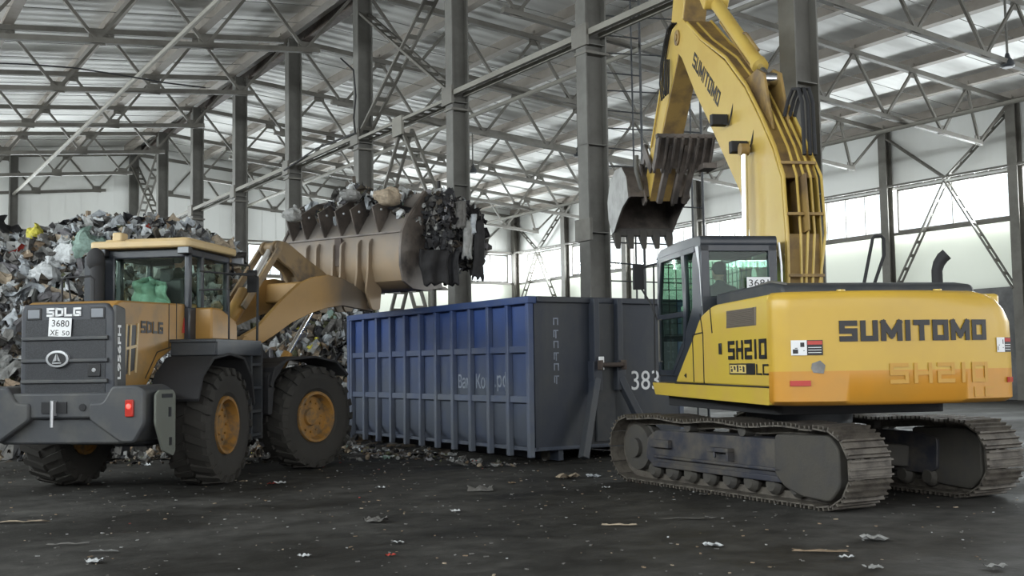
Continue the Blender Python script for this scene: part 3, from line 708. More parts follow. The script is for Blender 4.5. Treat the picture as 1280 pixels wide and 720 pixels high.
# right side and front
cab.b2(CX1-.05,CX1,CR,CF,1.42,2.30); cab.b2(CX1-.05,CX1,CR,-.05,2.3,3.08); cab.b2(CX1-.05,CX1,CF-.12,CF,2.3,3.08); cab.b2(CX1-.05,CX1,CR,CF,3.0,3.08)
cab.b2(CX0,CX0+.06,CF-.06,CF,1.42,3.05); cab.b2(CX1-.06,CX1,CF-.06,CF,1.42,3.05); cab.b2(CX0,CX1,CF-.06,CF,1.9,1.98)
cabo=part('cab',cab,CABC,bevel=.012,label='dark blue grey cab')
m=M(); m.b2(CX0+.1,CX1-.1,CR+.024,CR+.03,2.41,3.0)
obj('rear_window',m,CABG2,cabo,smooth=0)
m=M(); m.b2(CX0+.012,CX0+.018,.50,CF-.08,2.25,3.02); m.b2(CX0+.012,CX0+.018,.52,CF-.06,1.48,2.22); obj('door_window',m,CABG2,cabo,smooth=0)
m=M(); m.b2(CX0+.012,CX0+.018,.05,.46,2.0,3.02); obj('quarter_window',m,CABG2,cabo,smooth=0)
m=M(); m.b2(CX1-.03,CX1-.024,-.06,CF-.1,2.28,3.02); obj('side_window',m,CABG2,cabo,smooth=0)
m=M(); m.b2(CX0+.05,CX1-.05,CF-.03,CF-.024,1.97,3.05); obj('front_window',m,CABG2,cabo,smooth=0)
m=M()
for i in range(9): x=CX0+.08+i*.11; m.b2(x-.006,x+.006,CF+.06,CF+.07,1.9,3.05)
for i in range(7): z=2.0+i*.16; m.b2(CX0+.02,CX1-.02,CF+.05,CF+.06,z-.006,z+.006)
obj('window_guard',m,BLACK,cabo,smooth=0,label='black wire guard grille before the front window')
m=M()
for y in (.62,.80,.98,1.16,1.34,1.5): m.b2(CX1-.02,CX1-.01,y-.006,y+.006,2.3,3.0)
for i in range(6): z=2.36+i*.12; m.b2(CX1-.02,CX1-.01,.5,1.6,z-.005,z+.005)
obj('window_guard',m,BLACK,cabo,smooth=0)
m=M(); m.tube([(CX0-.03,1.45,2.20),(CX0-.07,1.45,2.20),(CX0-.07,1.45,1.62),(CX0-.03,1.45,1.62)],.012,6); obj('door_handle',m,STEEL,cabo)
m=M(); m.prism([(CR+.16,3.06),(CR+.04,3.06),(CR-.02,2.45),(CR-.04,2.30),(CR+.02,2.75)],CX0-.02,CX0-.012); obj('reflective_strip',m,SILV,cabo,smooth=0,label='bright pale tapering strip on the cab corner')
m=M(); m.tube([(CX1+.03,CR-.02,3.1),(CX1+.05,CR-.03,2.8),(CX1+.05,CR-.03,2.42)],.014,6); obj('cab_rail',m,SILV,cabo)
m=M(); m.b2(-.74,-.43,CR-.022,CR-.016,2.42,2.66); pt=obj('number_plate',m,WHITE,cabo,label='white number plate 3681 in the rear window')
letters('plate_lettering','3681',(-.715,CR-.023,2.545),(1,0,0),(0,0,1),.26,.085,BLK,pt and cabo,bold=.0,ext=.001)
letters('plate_lettering','XE',(-.71,CR-.023,2.44),(1,0,0),(0,0,1),.11,.065,BLK,cabo,bold=.0,ext=.001)
m=M(); m.prism(rr([(1.93,2.66),(1.93,3.03),(1.99,3.03),(1.99,2.66)],.015),-1.62,-1.46); mi=part('side_mirror',m,BLACK,bevel=.015)
m=M(); m.tube([(-1.54,1.97,2.95),(-1.40,1.9,3.0),(-1.31,1.72,3.02)],.014,6); m.tube([(-1.54,1.97,2.75),(-1.38,1.9,2.45),(-1.33,1.75,2.2)],.014,6); m.tube([(-1.36,1.78,3.0),(-1.37,1.80,1.4)],.014,6); obj('mirror_bracket',m,BLACK,mi)
# seat
m=M(); m.prism(rr([(.15,1.42),(.15,2.45),(.30,2.45),(.34,1.95),(.75,1.93),(.78,1.75),(.3,1.42)],.05),-1.06,-.60); part('operator_seat',m,SEATM,bevel=.03)
m=M(); m.tube([(-1.12,.95,1.42),(-1.12,1.0,1.95)],.02,6); m.tube([(-.54,.95,1.42),(-.54,1.0,1.95)],.02,6); part('control_lever',m,BLACK)
# --- boom (profile in y,z on its side faces)
BX0,BX1=-.10,.42
BT=[(.05,2.6),(.03,3.25),(.10,4.0),(.35,4.42),(.78,4.93),(1.28,5.50),(2.09,6.17),(3.16,6.55),(3.95,7.28)]
BT=[(.05,2.6),(.03,3.25),(.10,4.0),(.35,4.42),(.78,4.93),(1.30,5.48),(2.09,6.10),(3.16,6.72),(4.05,7.36)]
BB=[(4.42,7.38),(4.62,7.22),(4.55,7.0),(4.15,6.72),(3.53,6.0),(2.9,5.38),(2.22,4.68),(1.60,4.05),(1.32,3.54),(1.20,3.07),(.95,2.6),(.62,1.75)]
prof=[(.22,1.75)]+BT+BB
m=M(); m.prism(prof,BX0,BX0+.025); m.prism(prof,BX1-.025,BX1)
ins=[(y+.05 if i<5 else y+.03,z-.03 if i>3 else z) for i,(y,z) in enumerate(BT)]
def strip(mm,pts,x0,x1,th=.02):
    for a,b in zip(pts[:-1],pts[1:]): mm.beam(((x0+x1)/2,a[0],a[1]),((x0+x1)/2,b[0],b[1]),x1-x0,th,up=(0,0,1) if abs(b[1]-a[1])<abs(b[0]-a[0])*20 else (0,1,0))
strip(m,[(y-.02,z+.02) for y,z in BB],BX0+.01,BX1-.01)
boom=part('boom',m,YELB,bevel=.006)
m=M(); strip(m,[(.25,1.75)]+ins,BX0+.01,BX1-.01); obj('back_plate',m,YELD,boom,label='brown back plate of the boom')
m=M(); m.cyl((BX0-.03,4.33,7.12),(BX1+.03,4.33,7.12),.13,None,24); m.cyl((BX0-.05,4.33,7.12),(BX1+.05,4.33,7.12),.06,None,16); obj('boom_pin',m,YELD,boom)
# letters on the left face
u=Vector((0,2.35-3.62,5.66-6.70)).normalized(); n_=Vector((-1,0,0)); v=n_.cross(u)
strokes('maker_lettering','SUMITOMO',Vector((BX0-.002,3.60,6.44)),u,v,1.52,.24,BLK,boom,tk=.26,gap=.20,th=.004)
# pipes along the back
for i,x in enumerate((-.08,.10,.20,.29,.39)):
    off=.05
    pts=[]
    Bp=[(.05,2.1)]+BT[:6]+([BT[6],(3.16,6.70),(3.9,7.2)] if i in (0,1) else [])
    for j,(y,z) in enumerate(Bp):
        a=Vector(Bp[max(j-1,0)]);b=Vector(Bp[min(j+1,len(Bp)-1)]);d=(b-a).normalized();nn=Vector((-d.y,d.x))
        q=Vector((y,z))+nn*off; pts.append((x+(.05 if (i==4 and 2<=j<=3) else 0)+(-.04 if (j==1 and i>1) else 0),q.x,q.y))
    m=M(); m.tube(pts,.019 if i else .026,8); obj('hydraulic_pipe',m,YELB,boom)
for y,z in ((-.03,2.7),(-.05,3.5),(.12,4.2)):
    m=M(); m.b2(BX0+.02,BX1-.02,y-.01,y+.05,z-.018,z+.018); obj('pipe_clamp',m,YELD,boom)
m=M()
for dx in (.28,.36,.43):
    m.tube([(dx-.05,.70,4.95),(dx-.02,.62,5.15),(dx,.50,5.28),(dx+.02,.36,5.25),(dx+.02,.26,5.05),(dx-.0,.20,4.7),(dx-.04,.1,4.3)],.026,8)
obj('hydraulic_hose',m,BLACK,boom)
m=M()
for k in range(3):
    x=BX0-.02-k*.035; m.tube([(x,4.35,7.38),(x,4.62,7.36),(x,4.84,7.20-.02*k),(x-.02,5.0,6.85),(x-.03,5.06,6.5),(x-.02,5.0,6.28-.04*k),(x,4.90,6.30),(x,4.85,6.5),(x+.03,4.9,6.9)],.016,8)
obj('hydraulic_hose',m,BLACK,boom,label='loop of black hose at the boom tip')
def worklight(c,nm):
    m=M(); m.prism(rr([(c[1]-.05,c[2]-.08),(c[1]-.05,c[2]+.08),(c[1]+.08,c[2]+.09),(c[1]+.08,c[2]-.09)],.02),c[0]-.26,c[0]-.02); o=obj('work_light',m,BLACK,boom,bevel=.01)
    m=M(); m.tube([(c[0]-.1,c[1],c[2]-.06),(c[0]-.04,c[1]-.14,c[2]-.10),(c[0]+.01,c[1]-.22,c[2]+.2)],.012,6); obj('light_cable',m,BLACK,o)
worklight((BX0,2.0,5.18),1); worklight((BX0,1.22,4.62),2)
# boom cylinders either side of the boom foot
for x in (BX0-.13,BX1+.13):
    m=M(); m.cyl((x,1.35,1.55),(x,1.10,3.05),.085,None,20); cy=part('boom_cylinder',m,YELB)
    m=M(); m.cyl((x,1.10,3.0),(x,1.05,4.50),.046,None,16); obj('cylinder_rod',m,CHROME,cy,label='polished chrome cylinder rod')
    m=M(); m.cyl((x-.06,1.05,4.55),(x+.06,1.05,4.55),.085,None,16); obj('rod_eye',m,YELD,cy)
# arm cylinder on top of the boom
a0=Vector((.16,1.02,5.55)); a1=Vector((.16,3.06,7.28)); d=(a1-a0).normalized()
m=M(); m.cyl(a0+d*.45,a1,.098,None,22); m.sphere(a1,.105,16,10); m.cyl(a0+d*.40,a0+d*.52,.12,None,22); ac=part('arm_cylinder',m,YELB)
m=M(); m.cyl(a0,a0+d*.45,.05,None,14); m.cyl(a0-Vector((.12,0,0)),a0+Vector((.12,0,0)),.09,None,16); obj('cylinder_rod',m,CHROME,ac,label='chrome cylinder rod')
m=M(); m.prism([(.62,4.75),(1.55,5.68),(1.12,5.72),(.88,5.60)],.02,.06); m.prism([(.62,4.75),(1.55,5.68),(1.12,5.72),(.88,5.60)],.26,.30); obj('cylinder_bracket',m,YELD,ac,bevel=.008)
m=M(); nrm=Vector((0,-d.z,d.y)); m.tube([a0+d*.6+nrm*-.16,a1-d*.3+nrm*-.16],.02,8); m.tube([a0+d*.6+nrm*.16,a0+d*1.2+nrm*.16,a0+d*1.3+nrm*.12],.02,8); obj('hydraulic_pipe',m,YELD,ac)
# --- arm
AX0,AX1=-.05,.35
prof=rr([(3.65,8.55,.1),(2.98,7.36,.06),(3.12,7.20,.06),(3.80,8.05,.05),(4.07,7.71,.05),(4.42,6.98,.2),(5.78,5.55,.2),(6.52,4.66,.06),(6.78,4.74,.06),(6.82,4.95,.1),(6.45,5.45,.2),(4.95,7.30,.3),(4.55,8.30,.15),(4.0,8.75,.1)],.05)
m=M(); m.prism(prof,AX0,AX1); arm=part('arm',m,YELB,bevel=.02)
m=M(); strip(m,[(4.04,7.72),(4.40,6.96),(5.76,5.53),(6.5,4.65)],AX0+.01,AX1-.005,.035); obj('rear_plate',m,YELD,arm,label='brown rear plate of the arm')
m=M()
m.tube([(AX0-.03,4.9,7.3),(AX0-.03,5.5,6.5),(AX0-.03,6.2,5.6)],.02,8); obj('hydraulic_pipe',m,YELB,arm)
# bucket cylinder on the front of the arm
b0=Vector((.15,4.75,8.35)); b1=Vector((.15,6.15,6.15)); b2=Vector((.15,6.75,5.75))
m=M(); m.cyl(b0,b1,.085,None,18); bc=part('bucket_cylinder',m,YELB)
m=M(); m.cyl(b1,(.15,6.55,5.62),.045,None,14); obj('cylinder_rod',m,CHROME,bc)
# rocker links
m=M()
for x in (AX0-.07,AX1+.03):
    m.prism(rr([(6.05,5.22),(6.20,5.10),(6.70,5.62),(6.55,5.75)],.04),x,x+.04); m.prism(rr([(6.50,5.72),(6.68,5.72),(7.18,5.10),(7.02,5.0)],.04),x+.045,x+.085)
part('bucket_link',m,BKT,bevel=.008)
# dark toothed plate folded against the back of the arm (thumb)
m=M()
m.prism([(5.36,5.62),(5.44,5.66),(5.72,5.14),(5.64,5.10)],-.20,.86)
for i in range(8):
    x=-.20+i*.143; m.prism([(5.26,5.58),(5.38,5.70),(5.76,5.16),(5.68,5.02),(5.46,5.26)],x,x+.045)
m.b2(-.22,.90,5.32,5.42,5.60,5.68); m.b2(.62,.88,5.30,5.70,5.06,5.16)
part('toothed_thumb_plate',m,BKT,bevel=.008,label='dark steel toothed plate across the back of the arm')
m=M()
for x in (.08,.36,.55): m.beam((x,5.42,5.50),(x-.06,6.10,4.55),.10,.10)
part('thumb_link',m,BKT,bevel=.01)
# --- bucket
kx0,kx1=-.45,.75
bp=[(6.48,4.72),(6.62,5.12),(6.95,5.36),(7.45,5.38),(7.90,5.20),(8.12,4.85),(8.05,4.48),(7.80,4.16)]
inner=[(7.74,4.20),(7.96,4.50),(8.02,4.84),(7.83,5.12),(7.42,5.29),(6.98,5.27),(6.70,5.07),(6.56,4.74)]
m=M(); m.prism(bp+inner,kx0+.02,kx1-.02)
side=[(6.48,4.70)]+bp[1:]+[(7.62,4.20),(7.30,4.40),(6.95,4.58)]
m.prism(side,kx0,kx0+.03); m.prism(side,kx1-.03,kx1)
bk=part('bucket',m,BKT,bevel=.008)
m=M(); m.prism([(p[0],p[1]) for p in side],kx0-.012,kx0-.002); obj('side_plate',m,BKTL,bk,smooth=0,label='paler scraped outer side plate')
m=M(); m.b2(kx0,kx1,7.70,7.86,4.12,4.28); obj('cutting_lip',m,GREYF,bk,bevel=.01)
for i in range(5):
    x=kx0+.07+i*(kx1-kx0-.14)/4; m=M()
    m.loft([[(x-.07,7.70,4.24),(x+.07,7.70,4.24),(x+.07,7.90,4.24),(x-.07,7.90,4.24)],[(x-.065,7.64,4.08),(x+.065,7.64,4.08),(x+.065,7.82,4.08),(x-.065,7.82,4.08)],[(x-.04,7.60,3.86),(x+.04,7.60,3.86),(x+.04,7.66,3.86),(x-.04,7.66,3.86)]])
    obj('bucket_tooth',m,GREYF,bk,bevel=.006)
m=M()
for x in (AX0-.10,AX1+.05): m.prism(rr([(6.42,4.62),(6.60,4.55),(7.1,5.2),(7.15,5.42),(6.75,5.40)],.05),x,x+.045)
m.cyl((AX0-.14,6.62,4.80),(AX1+.14,6.62,4.80),.06,None,16); m.cyl((AX0-.14,7.05,5.22),(AX1+.14,7.05,5.22),.06,None,16)
obj('bucket_ear',m,BKT,bk,bevel=.008)
m=M(); m.tube([(-.28,6.50,5.5),(-.30,6.45,5.2),(-.22,6.50,4.95),(-.15,6.6,4.8)],.045,10); obj('link_rod',m,STEELD,bk)

# ================================================================== WHEEL LOADER
# local axes of the rear frame: x = right, y = forward, z = up; origin under the rear axle
PR=math.radians(9); PF=math.radians(34)
LD=root('wheel_loader',(-5.32,15.85,0),-PR,'ochre wheel loader seen from behind, turned to the right with its loaded bucket raised','wheel loader')
JY=1.50
FRZ=-(PF-PR)
FL=(math.sin(PF-PR)*1.5, JY+math.cos(PF-PR)*1.5, 0)     # front axle centre in rear-frame axes
def lp(name,m,mat,parent=None,**k): return obj(name,m,mat,parent or LD,**k)
def fp(name,m,mat,**k): return obj(name,m,mat,LD,loc=FL,rotz=FRZ,**k)
# --- wheels
def tyre():
    m=M(); w=.29
    prof=[(-.22,.40),(-.27,.46),(-w,.60),(-w-.005,.68),(-.27,.76),(-.22,.79),(.22,.79),(.27,.76),(w+.005,.68),(w,.60),(.27,.46),(.22,.40)]
    m.lathe(prof,48,'x',(0,0,0),closed=True)
    for i in range(22):
        for s in (-1,1):
            a=2*PI*(i+(.5 if s>0 else 0))/22
            vs=[]
            for x,da,r0,r1 in ((0.01,0,.77,.835),(.30,.13,.70,.80)):
                for dd in (-.055,.055):
                    for r in (r0,r1):
                        q=a+da+dd*(1 if x<.1 else 1.25); vs.append((s*x,r*math.cos(q),r*math.sin(q)))
            m.add(vs,[(0,1,3,2),(4,6,7,5),(0,4,5,1),(2,3,7,6),(0,2,6,4),(1,5,7,3)])
            # shoulder part of the lug running down the sidewall
            vs=[]
            for x,r in ((s*.285,.80),(s*.315,.70)):
                for dd in (-.06,.06):
                    for dx in (-.03*s,.012*s):
                        q=a+.13+dd; vs.append((x+dx,r*math.cos(q),r*math.sin(q)))
            m.add(vs,[(0,1,3,2),(4,6,7,5),(0,4,5,1),(2,3,7,6),(0,2,6,4),(1,5,7,3)])
    return m
def rimm():
    m=M(); m.lathe([(-.24,.41),(-.27,.40),(-.27,.36),(-.20,.345),(-.10,.33),(.12,.33),(.12,.15),(.16,.13),(.16,.03)],36,'x')
    m.lathe([(.12,.33),(.20,.345),(.27,.36),(.27,.40),(.24,.41),(.10,.41)],36,'x',closed=True)
    for i in range(12): a=2*PI*i/12; m.cyl((.12,.24*math.cos(a),.24*math.sin(a)),(.15,.24*math.cos(a),.24*math.sin(a)),.018,None,8)
    return m
tm=None
def wheel(x,y,side,front):
    global tm,rm
    if tm is None:
        o=lp('wheel',tyre(),TYRE,smooth=30); r=obj('rim',rimm(),RIM,o,smooth=30,label='ochre wheel rim'); tm=o.data; rm=r.data
    else:
        o=bpy.data.objects.new('wheel',tm); C.objects.link(o); o.parent=LD; r=bpy.data.objects.new('rim',rm); C.objects.link(r); r.parent=o; r['label']='ochre wheel rim'
    rz=0 if side>0 else PI
    if front:
        p=Matrix.Rotation(FRZ,3,'Z')@Vector((x,y,0))+Vector(FL); o.location=(p.x,p.y,.825); o.rotation_euler=(0,0,FRZ+rz)
    else: o.location=(x,y,.825); o.rotation_euler=(0,0,rz)
wheel(1.06,0,1,False); wheel(-1.06,0,-1,False); wheel(1.06,0,1,True); wheel(-1.06,0,-1,True)
# --- rear frame
m=M(); m.prism(rr([(-1.75,.72),(-1.75,1.35),(1.2,1.35),(1.45,1.1),(1.45,.6),(.6,.55),(-.9,.62)],.05),-.48,.48); m.cyl((-.78,0,.825),(.78,0,.825),.19,None,20); m.b2(-.22,.22,-.3,.3,.55,1.1)
m.cyl((0,1.5,.5),(0,1.5,1.3),.16,None,18); lp('rear_frame',m,CHAR,bevel=.02)
# engine hood
HX=.62
prof=rr([(-1.86,1.28),(-1.90,2.42),(-1.80,2.50),(-.2,2.54),(-.2,1.9),(-.35,1.85),(-.75,1.75),(-1.0,1.45),(-1.15,1.28)],.04)
m=M(); 
secs=[]
m.prism(rr([(-1.84,1.28),(-1.84,2.44),(-1.70,2.50),(.55,2.56),(.55,1.95),(-.25,1.90),(-.70,1.72),(-1.0,1.40),(-1.1,1.28)],.03),-HX,HX)
hood=lp('engine_hood',m,LORG,bevel=.05)
ex=HX+.004
m=M(); m.prism(rr([(-1.60,1.55),(-1.55,2.18),(-1.30,2.20),(-1.33,1.62)],.03),HX-.01,ex); m.cur=1
for a,b in (((-1.62,1.52),(-1.57,2.20)),((-1.33,1.58),(-1.27,2.22)),((-1.62,1.88),(-1.28,1.93)),((-1.50,1.55),(-1.46,2.2))): m.beam((ex,a[0],a[1]),(ex,b[0],b[1]),.035,.03,up=(1,0,0))
obj('side_intake',m,[BLK,LCREAM],hood,smooth=0,label='dark side intake slot with pale bars')
strokes('maker_lettering','SDLG',(ex,-1.18,2.10),(0,1,0),(0,0,1),.62,.16,BLK,hood,tk=.26,gap=.22,th=.004)
m=M(); 
for a,b in (((-.38,1.9),(-.38,2.52)),((-.15,1.92),(-.15,2.54)),((.18,1.95),(.18,2.55)),((-1.05,1.5),(-.72,1.85)),((-.72,1.85),(-.30,1.93))): m.beam((ex-.004,a[0],a[1]),(ex-.004,b[0],b[1]),.012,.014)
obj('panel_seam',m,BLK,hood,smooth=0)
m=M(); m.prism([(.02,2.13),(.10,2.13),(.12,2.20),(.15,2.13),(.22,2.13),(.14,2.36),(.08,2.34)],ex-.002,ex+.002); obj('emblem_decal',m,RED,hood,smooth=0,label='small red emblem decal')
# grille at the back, leaning frame with three bars and mesh between
GY=-1.90
gm=M(); gx=HX+.01
gm.prism(rr([(-gx,1.24),(-gx,2.38),(-gx+.04,2.46),(gx-.10,2.46),(gx,2.36),(gx+.02,1.24)],.03),GY,GY+.14,'y')
gr=lp('rear_grille',gm,LBLK,bevel=.025)
m=M(); 
for z0,z1 in ((2.05,2.26),(1.76,2.00),(1.50,1.72),(1.30,1.46)): m.b2(-gx+.07,gx-.10,GY-.006,GY+.01,z0,z1)
obj('grille_mesh',m,MESHG,gr,smooth=0,label='fine perforated dark mesh')
for z in (2.025,1.745,1.485,1.27):
    m=M(); m.prism(rr([(GY-.035,z-.022),(GY-.035,z+.018),(GY,z+.03),(GY,z-.03)],.008),-gx+.03,gx-.06); obj('grille_bar',m,LGRY,gr,bevel=.006)
for x0 in (-.545,.32):
    m=M(); m.b2(x0,x0+.20,GY-.012,GY,2.26,2.41); h=obj('headlight',m,BLK,gr,bevel=.01)
    m=M(); m.b2(x0+.02,x0+.18,GY-.02,GY-.008,2.28,2.39); obj('lamp_lens',m,LAMPG,h,bevel=.01)
strokes('maker_lettering','SDLG',(-.27,GY-.006,2.30),(1,0,0),(0,0,1),.47,.11,WHITE,gr,tk=.25,gap=.12,th=.008,label='white block lettering SDLG')
m=M(); m.box(-.075,GY-.028,2.165,.31,.008,.24,Matrix.Rotation(math.radians(3),3,'Y')); obj('number_plate',m,WHITE,gr,bevel=.006,label='white number plate 3680 XE 50')
letters('plate_lettering','3680',(-.185,GY-.033,2.175),(1,0,-.05),(.05,0,1),.235,.085,BLK,gr,bold=.0,ext=.001)
letters('plate_lettering','XE',(-.21,GY-.033,2.065),(1,0,-.05),(.05,0,1),.115,.07,BLK,gr,bold=.0,ext=.001)
letters('plate_lettering','50',(-.045,GY-.033,2.06),(1,0,-.05),(.05,0,1),.10,.06,BLK,gr,bold=.0,ext=.001)
# oval emblem
m=M(); N=40; c=(-.10,GY-.045,1.765)
def oval(rx,rz,y): return [(c[0]+rx*math.cos(2*PI*i/N),y,c[2]+rz*math.sin(2*PI*i/N)) for i in range(N)]
m.loft([oval(.155,.105,c[1]+.04),oval(.155,.105,c[1]),oval(.125,.08,c[1]-.003)],caps=True); m.cur=1; m.loft([oval(.125,.08,c[1]-.002),oval(.12,.075,c[1]-.006)],caps=True)
m.cur=0; m.prism([(c[0]-.055,c[2]-.035),(c[0]-.005,c[2]+.07),(c[0]+.0,c[2]-.02)],c[1]-.014,c[1]-.004,'y'); m.prism([(c[0]+.005,c[2]+.065),(c[0]+.05,c[2]-.03),(c[0]+.015,c[2]-.02)],c[1]-.014,c[1]-.004,'y'); m.prism([(c[0]-.06,c[2]-.058),(c[0]-.06,c[2]-.042),(c[0]+.06,c[2]-.042),(c[0]+.06,c[2]-.058)],c[1]-.012,c[1]-.004,'y')
obj('oval_emblem',m,[SILV,BLK],gr,smooth=30,label='silver oval emblem')
m=M(); m.b2(.30,.47,GY-.02,GY,1.54,1.70); m.cur=1; m.cyl((.385,GY-.03,1.62),(.385,GY-.015,1.62),.028,None,14); obj('grille_lock',m,[BLK,SILV],gr,bevel=.008)
m=M(); m.prism(rr([(GY+.02,1.24),(GY+.02,2.44),(GY+.24,2.40),(GY+.27,1.28)],.04),HX-.02,HX+.05); obj('corner_trim',m,LGRY,gr,bevel=.02)
letters('model_lettering','L956FH',(HX+.052,GY+.115,1.50),(0,0,1),(0,-1,0),.68,.075,WHITE,gr,bold=.02,ext=.002)
# rail on the hood
m=M(); m.tube([(-.40,-1.35,2.5),(-.40,-1.35,2.80),(-.36,-1.35,2.84),(.0,-1.35,2.85),(.05,-1.35,2.81),(.05,-1.35,2.5)],.014,8); m.tube([(-.30,-1.30,2.5),(-.33,-1.33,2.82)],.012,8); lp('hood_rail',m,BLACK,label='thin black rail on the hood')
# bumper / counterweight
m=M()
m.prism(rr([(-1.10,-2.02,.05),(-1.10,-1.45),(1.02,-1.45),(1.02,-2.02,.2)],.04),1.02,1.34,'z')
m.prism(rr([(.58,1.22),(.70,1.42),(1.02,1.43),(1.14,1.36),(1.14,.95),(1.0,.72),(.82,.72),(.40,1.0),(.40,1.22)],.05),-2.06,-1.30,'y')
m.prism(rr([(-.58,1.22),(-.70,1.42),(-1.12,1.43),(-1.20,1.36),(-1.20,.95),(-1.0,.72),(-.82,.72),(-.40,1.0),(-.40,1.22)],.05),-2.06,-1.30,'y')
m.prism([(-1.0,1.03),(1.0,1.03),(.85,.70),(-.85,.70)],-1.95,-1.45,'y')
bp_=lp('rear_bumper',m,LGRY,bevel=.03)
for x in (-.85,-.08+.0,.30):
    m=M()
    if x==-.08: m.b2(x-.17,x+.17,-2.035,-2.01,1.09,1.23)
    else: m.cyl((x,-2.035,1.16),(x,-2.01,1.16),.045,None,16)
    obj('bumper_hole',m,BLK,bp_)
m=M(); m.b2(-.09,-.05,-2.10,-2.02,1.06,1.25); m.cyl((-.07,-2.09,.92),(-.07,-2.09,1.24),.022,None,10); obj('tow_pin',m,SILV,bp_)
m=M(); m.prism(rr([(.89,1.04),(.89,1.25),(1.0,1.25),(1.0,1.04)],.02),-2.085,-2.05,'y'); tl=obj('tail_light',m,RED,bp_,bevel=.01)
m=M(); m.sphere((.94,-2.085,1.17),.032,12,8,(1,.5,1)); obj('lamp_bulb',m,TAIL,tl,label='lit red tail lamp')
m=M(); m.prism(rr([(-1.42,1.30),(-1.42,.58),(-1.48,.52),(-1.75,.60),(-1.95,.95),(-1.95,1.30),(-1.85,1.36),(-1.5,1.36)],.03),1.20,1.235); 
m.b2(1.12,1.24,-1.5,-1.46,.6,1.3)
bs=lp('step_plate',m,paint('pale olive step plate',(.13,.14,.12),.6),bevel=.008)
m=M(); m.prism([(-1.62,1.02),(-1.62,1.14),(-1.55,1.14),(-1.55,1.02)],1.234,1.24); m.prism([(-1.80,1.26),(-1.80,1.31),(-1.52,1.31),(-1.52,1.26)],1.234,1.24); m.prism([(-1.6,.66),(-1.6,.76),(-1.53,.76),(-1.53,.66)],1.234,1.24); obj('step_hole',m,BLK,bs)
# rear fenders
for s in (-1,1):
    m=M(); q=[(-.95,1.22),(-.80,1.55),(-.45,1.78),(.1,1.84),(.62,1.78),(.92,1.50),(1.02,1.1)]
    out=[(a,b) for a,b in q]; inn=[(a*.96,b-.04) for a,b in q][::-1]
    m.prism(out+inn,s*.62,s*1.32); lp('rear_fender',m,BLACK,bevel=.01)
# platform, side box and ladder
for s in (-1,1):
    m=M(); m.b2(*sorted((s*.60,s*1.30)),-.35,1.30,1.98,2.03); m.b2(*sorted((s*1.24,s*1.30)),-.30,1.30,1.80,2.0); m.b2(*sorted((s*.62,s*1.28)),-.32,-.28,1.8,2.0); pf=lp('side_platform',m,CHAR,bevel=.012)
m=M(); m.prism(rr([(.30,2.03),(.30,2.50),(.62,2.50),(1.15,2.34),(1.22,2.25),(1.22,2.03)],.04),.62,.95); lp('battery_box',m,LORG,bevel=.03)
m=M(); m.tube([(1.25,1.25,2.0),(1.25,1.28,3.0),(1.2,1.22,3.05),(.80,1.15,3.05)],.02,8); m.tube([(1.25,.2,2.0),(1.25,.2,2.75),(1.0,.2,2.75),(.80,.2,2.75)],.014,8); m.tube([(.80,.22,3.02),(1.22,1.2,3.02)],.014,8); lp('grab_rail',m,BLACK)
m=M(); m.b2(.72,1.28,.95,1.0,.55,2.0); m.b2(.72,1.28,1.35,1.40,.55,2.0); m.b2(.95,1.28,1.0,1.38,.6,.64); m.b2(.95,1.28,1.0,1.38,.95,.99); m.b2(.95,1.28,1.0,1.38,1.3,1.34); m.b2(.95,1.28,1.0,1.38,1.65,1.69); lp('access_steps',m,CHAR)
# --- cab
c0,c1,cr,cf=-.66,.70,.10,1.52
m=M(); Z0,Z1=2.50,3.32
m.b2(c0,c1,cr,cf,2.03,Z0)
for x in (c0+.045,c1-.045):
    for y in (cr+.045,.55,cf-.045):
        m.b2(x-.045,x+.045,y-.045,y+.045,Z0-.02,Z1+.02)
m.b2(c0-.0,c0+.20,cr,cr+.05,Z0,Z1); m.b2(c0,c1,cr,cr+.09,Z1-.10,Z1+.03); m.b2(c0,c1,cf-.08,cf,Z1-.08,Z1+.03); m.b2(c0,c0+.08,cr,cf,Z1-.08,Z1+.03); m.b2(c1-.08,c1,cr,cf,Z1-.08,Z1+.03)
cb=lp('cab',m,CABC,bevel=.02)
m=M(); m.prism(rr([(c0-.12,cr-.14,.08),(c1+.05,cr-.14,.12),(c1+.12,cf+.02,.15),(c1-.1,cf+.20,.1),(c0+.1,cf+.20,.1),(c0-.12,cf+.02,.15)],.1),3.36,3.47,'z'); m.prism(rr([(c0+.02,cr),(c1-.02,cr),(c1-.02,cf+.1),(c0+.02,cf+.1)],.1),3.46,3.51,'z'); m.b2(-.45,-.30,cr-.1,cr+.1,3.46,3.60)
rf=obj('cab_roof',m,LCREAM,cb,bevel=.025,label='cream yellow cab roof')
for x in (-.62,.66):
    m=M(); m.b2(x-.09,x+.09,cr-.13,cr-.02,3.26,3.36); wl_=obj('work_light',m,BLK,cb,bevel=.01) 
m=M(); m.b2(-.70,-.54,cr-.142,cr-.128,3.27,3.35); m.b2(.58,.74,cr-.142,cr-.128,3.27,3.35); obj('lamp_lens',m,LAMPG,cb)
m=M(); m.b2(c1+.0,c1+.18,cf+.05,cf+.12,3.24,3.34); obj('front_light',m,LAMPG,cb,bevel=.01)
m=M(); m.b2(c0+.19,c1-.08,cr+.02,cr+.026,Z0,Z1-.08); obj('rear_window',m,CABG,cb,smooth=0)
m=M(); m.b2(c1-.05,c1-.044,cr+.08,.51,Z0,Z1-.06); m.b2(c1-.05,c1-.044,.59,cf-.08,Z0,Z1-.06); obj('side_window',m,CABG,cb,smooth=0)
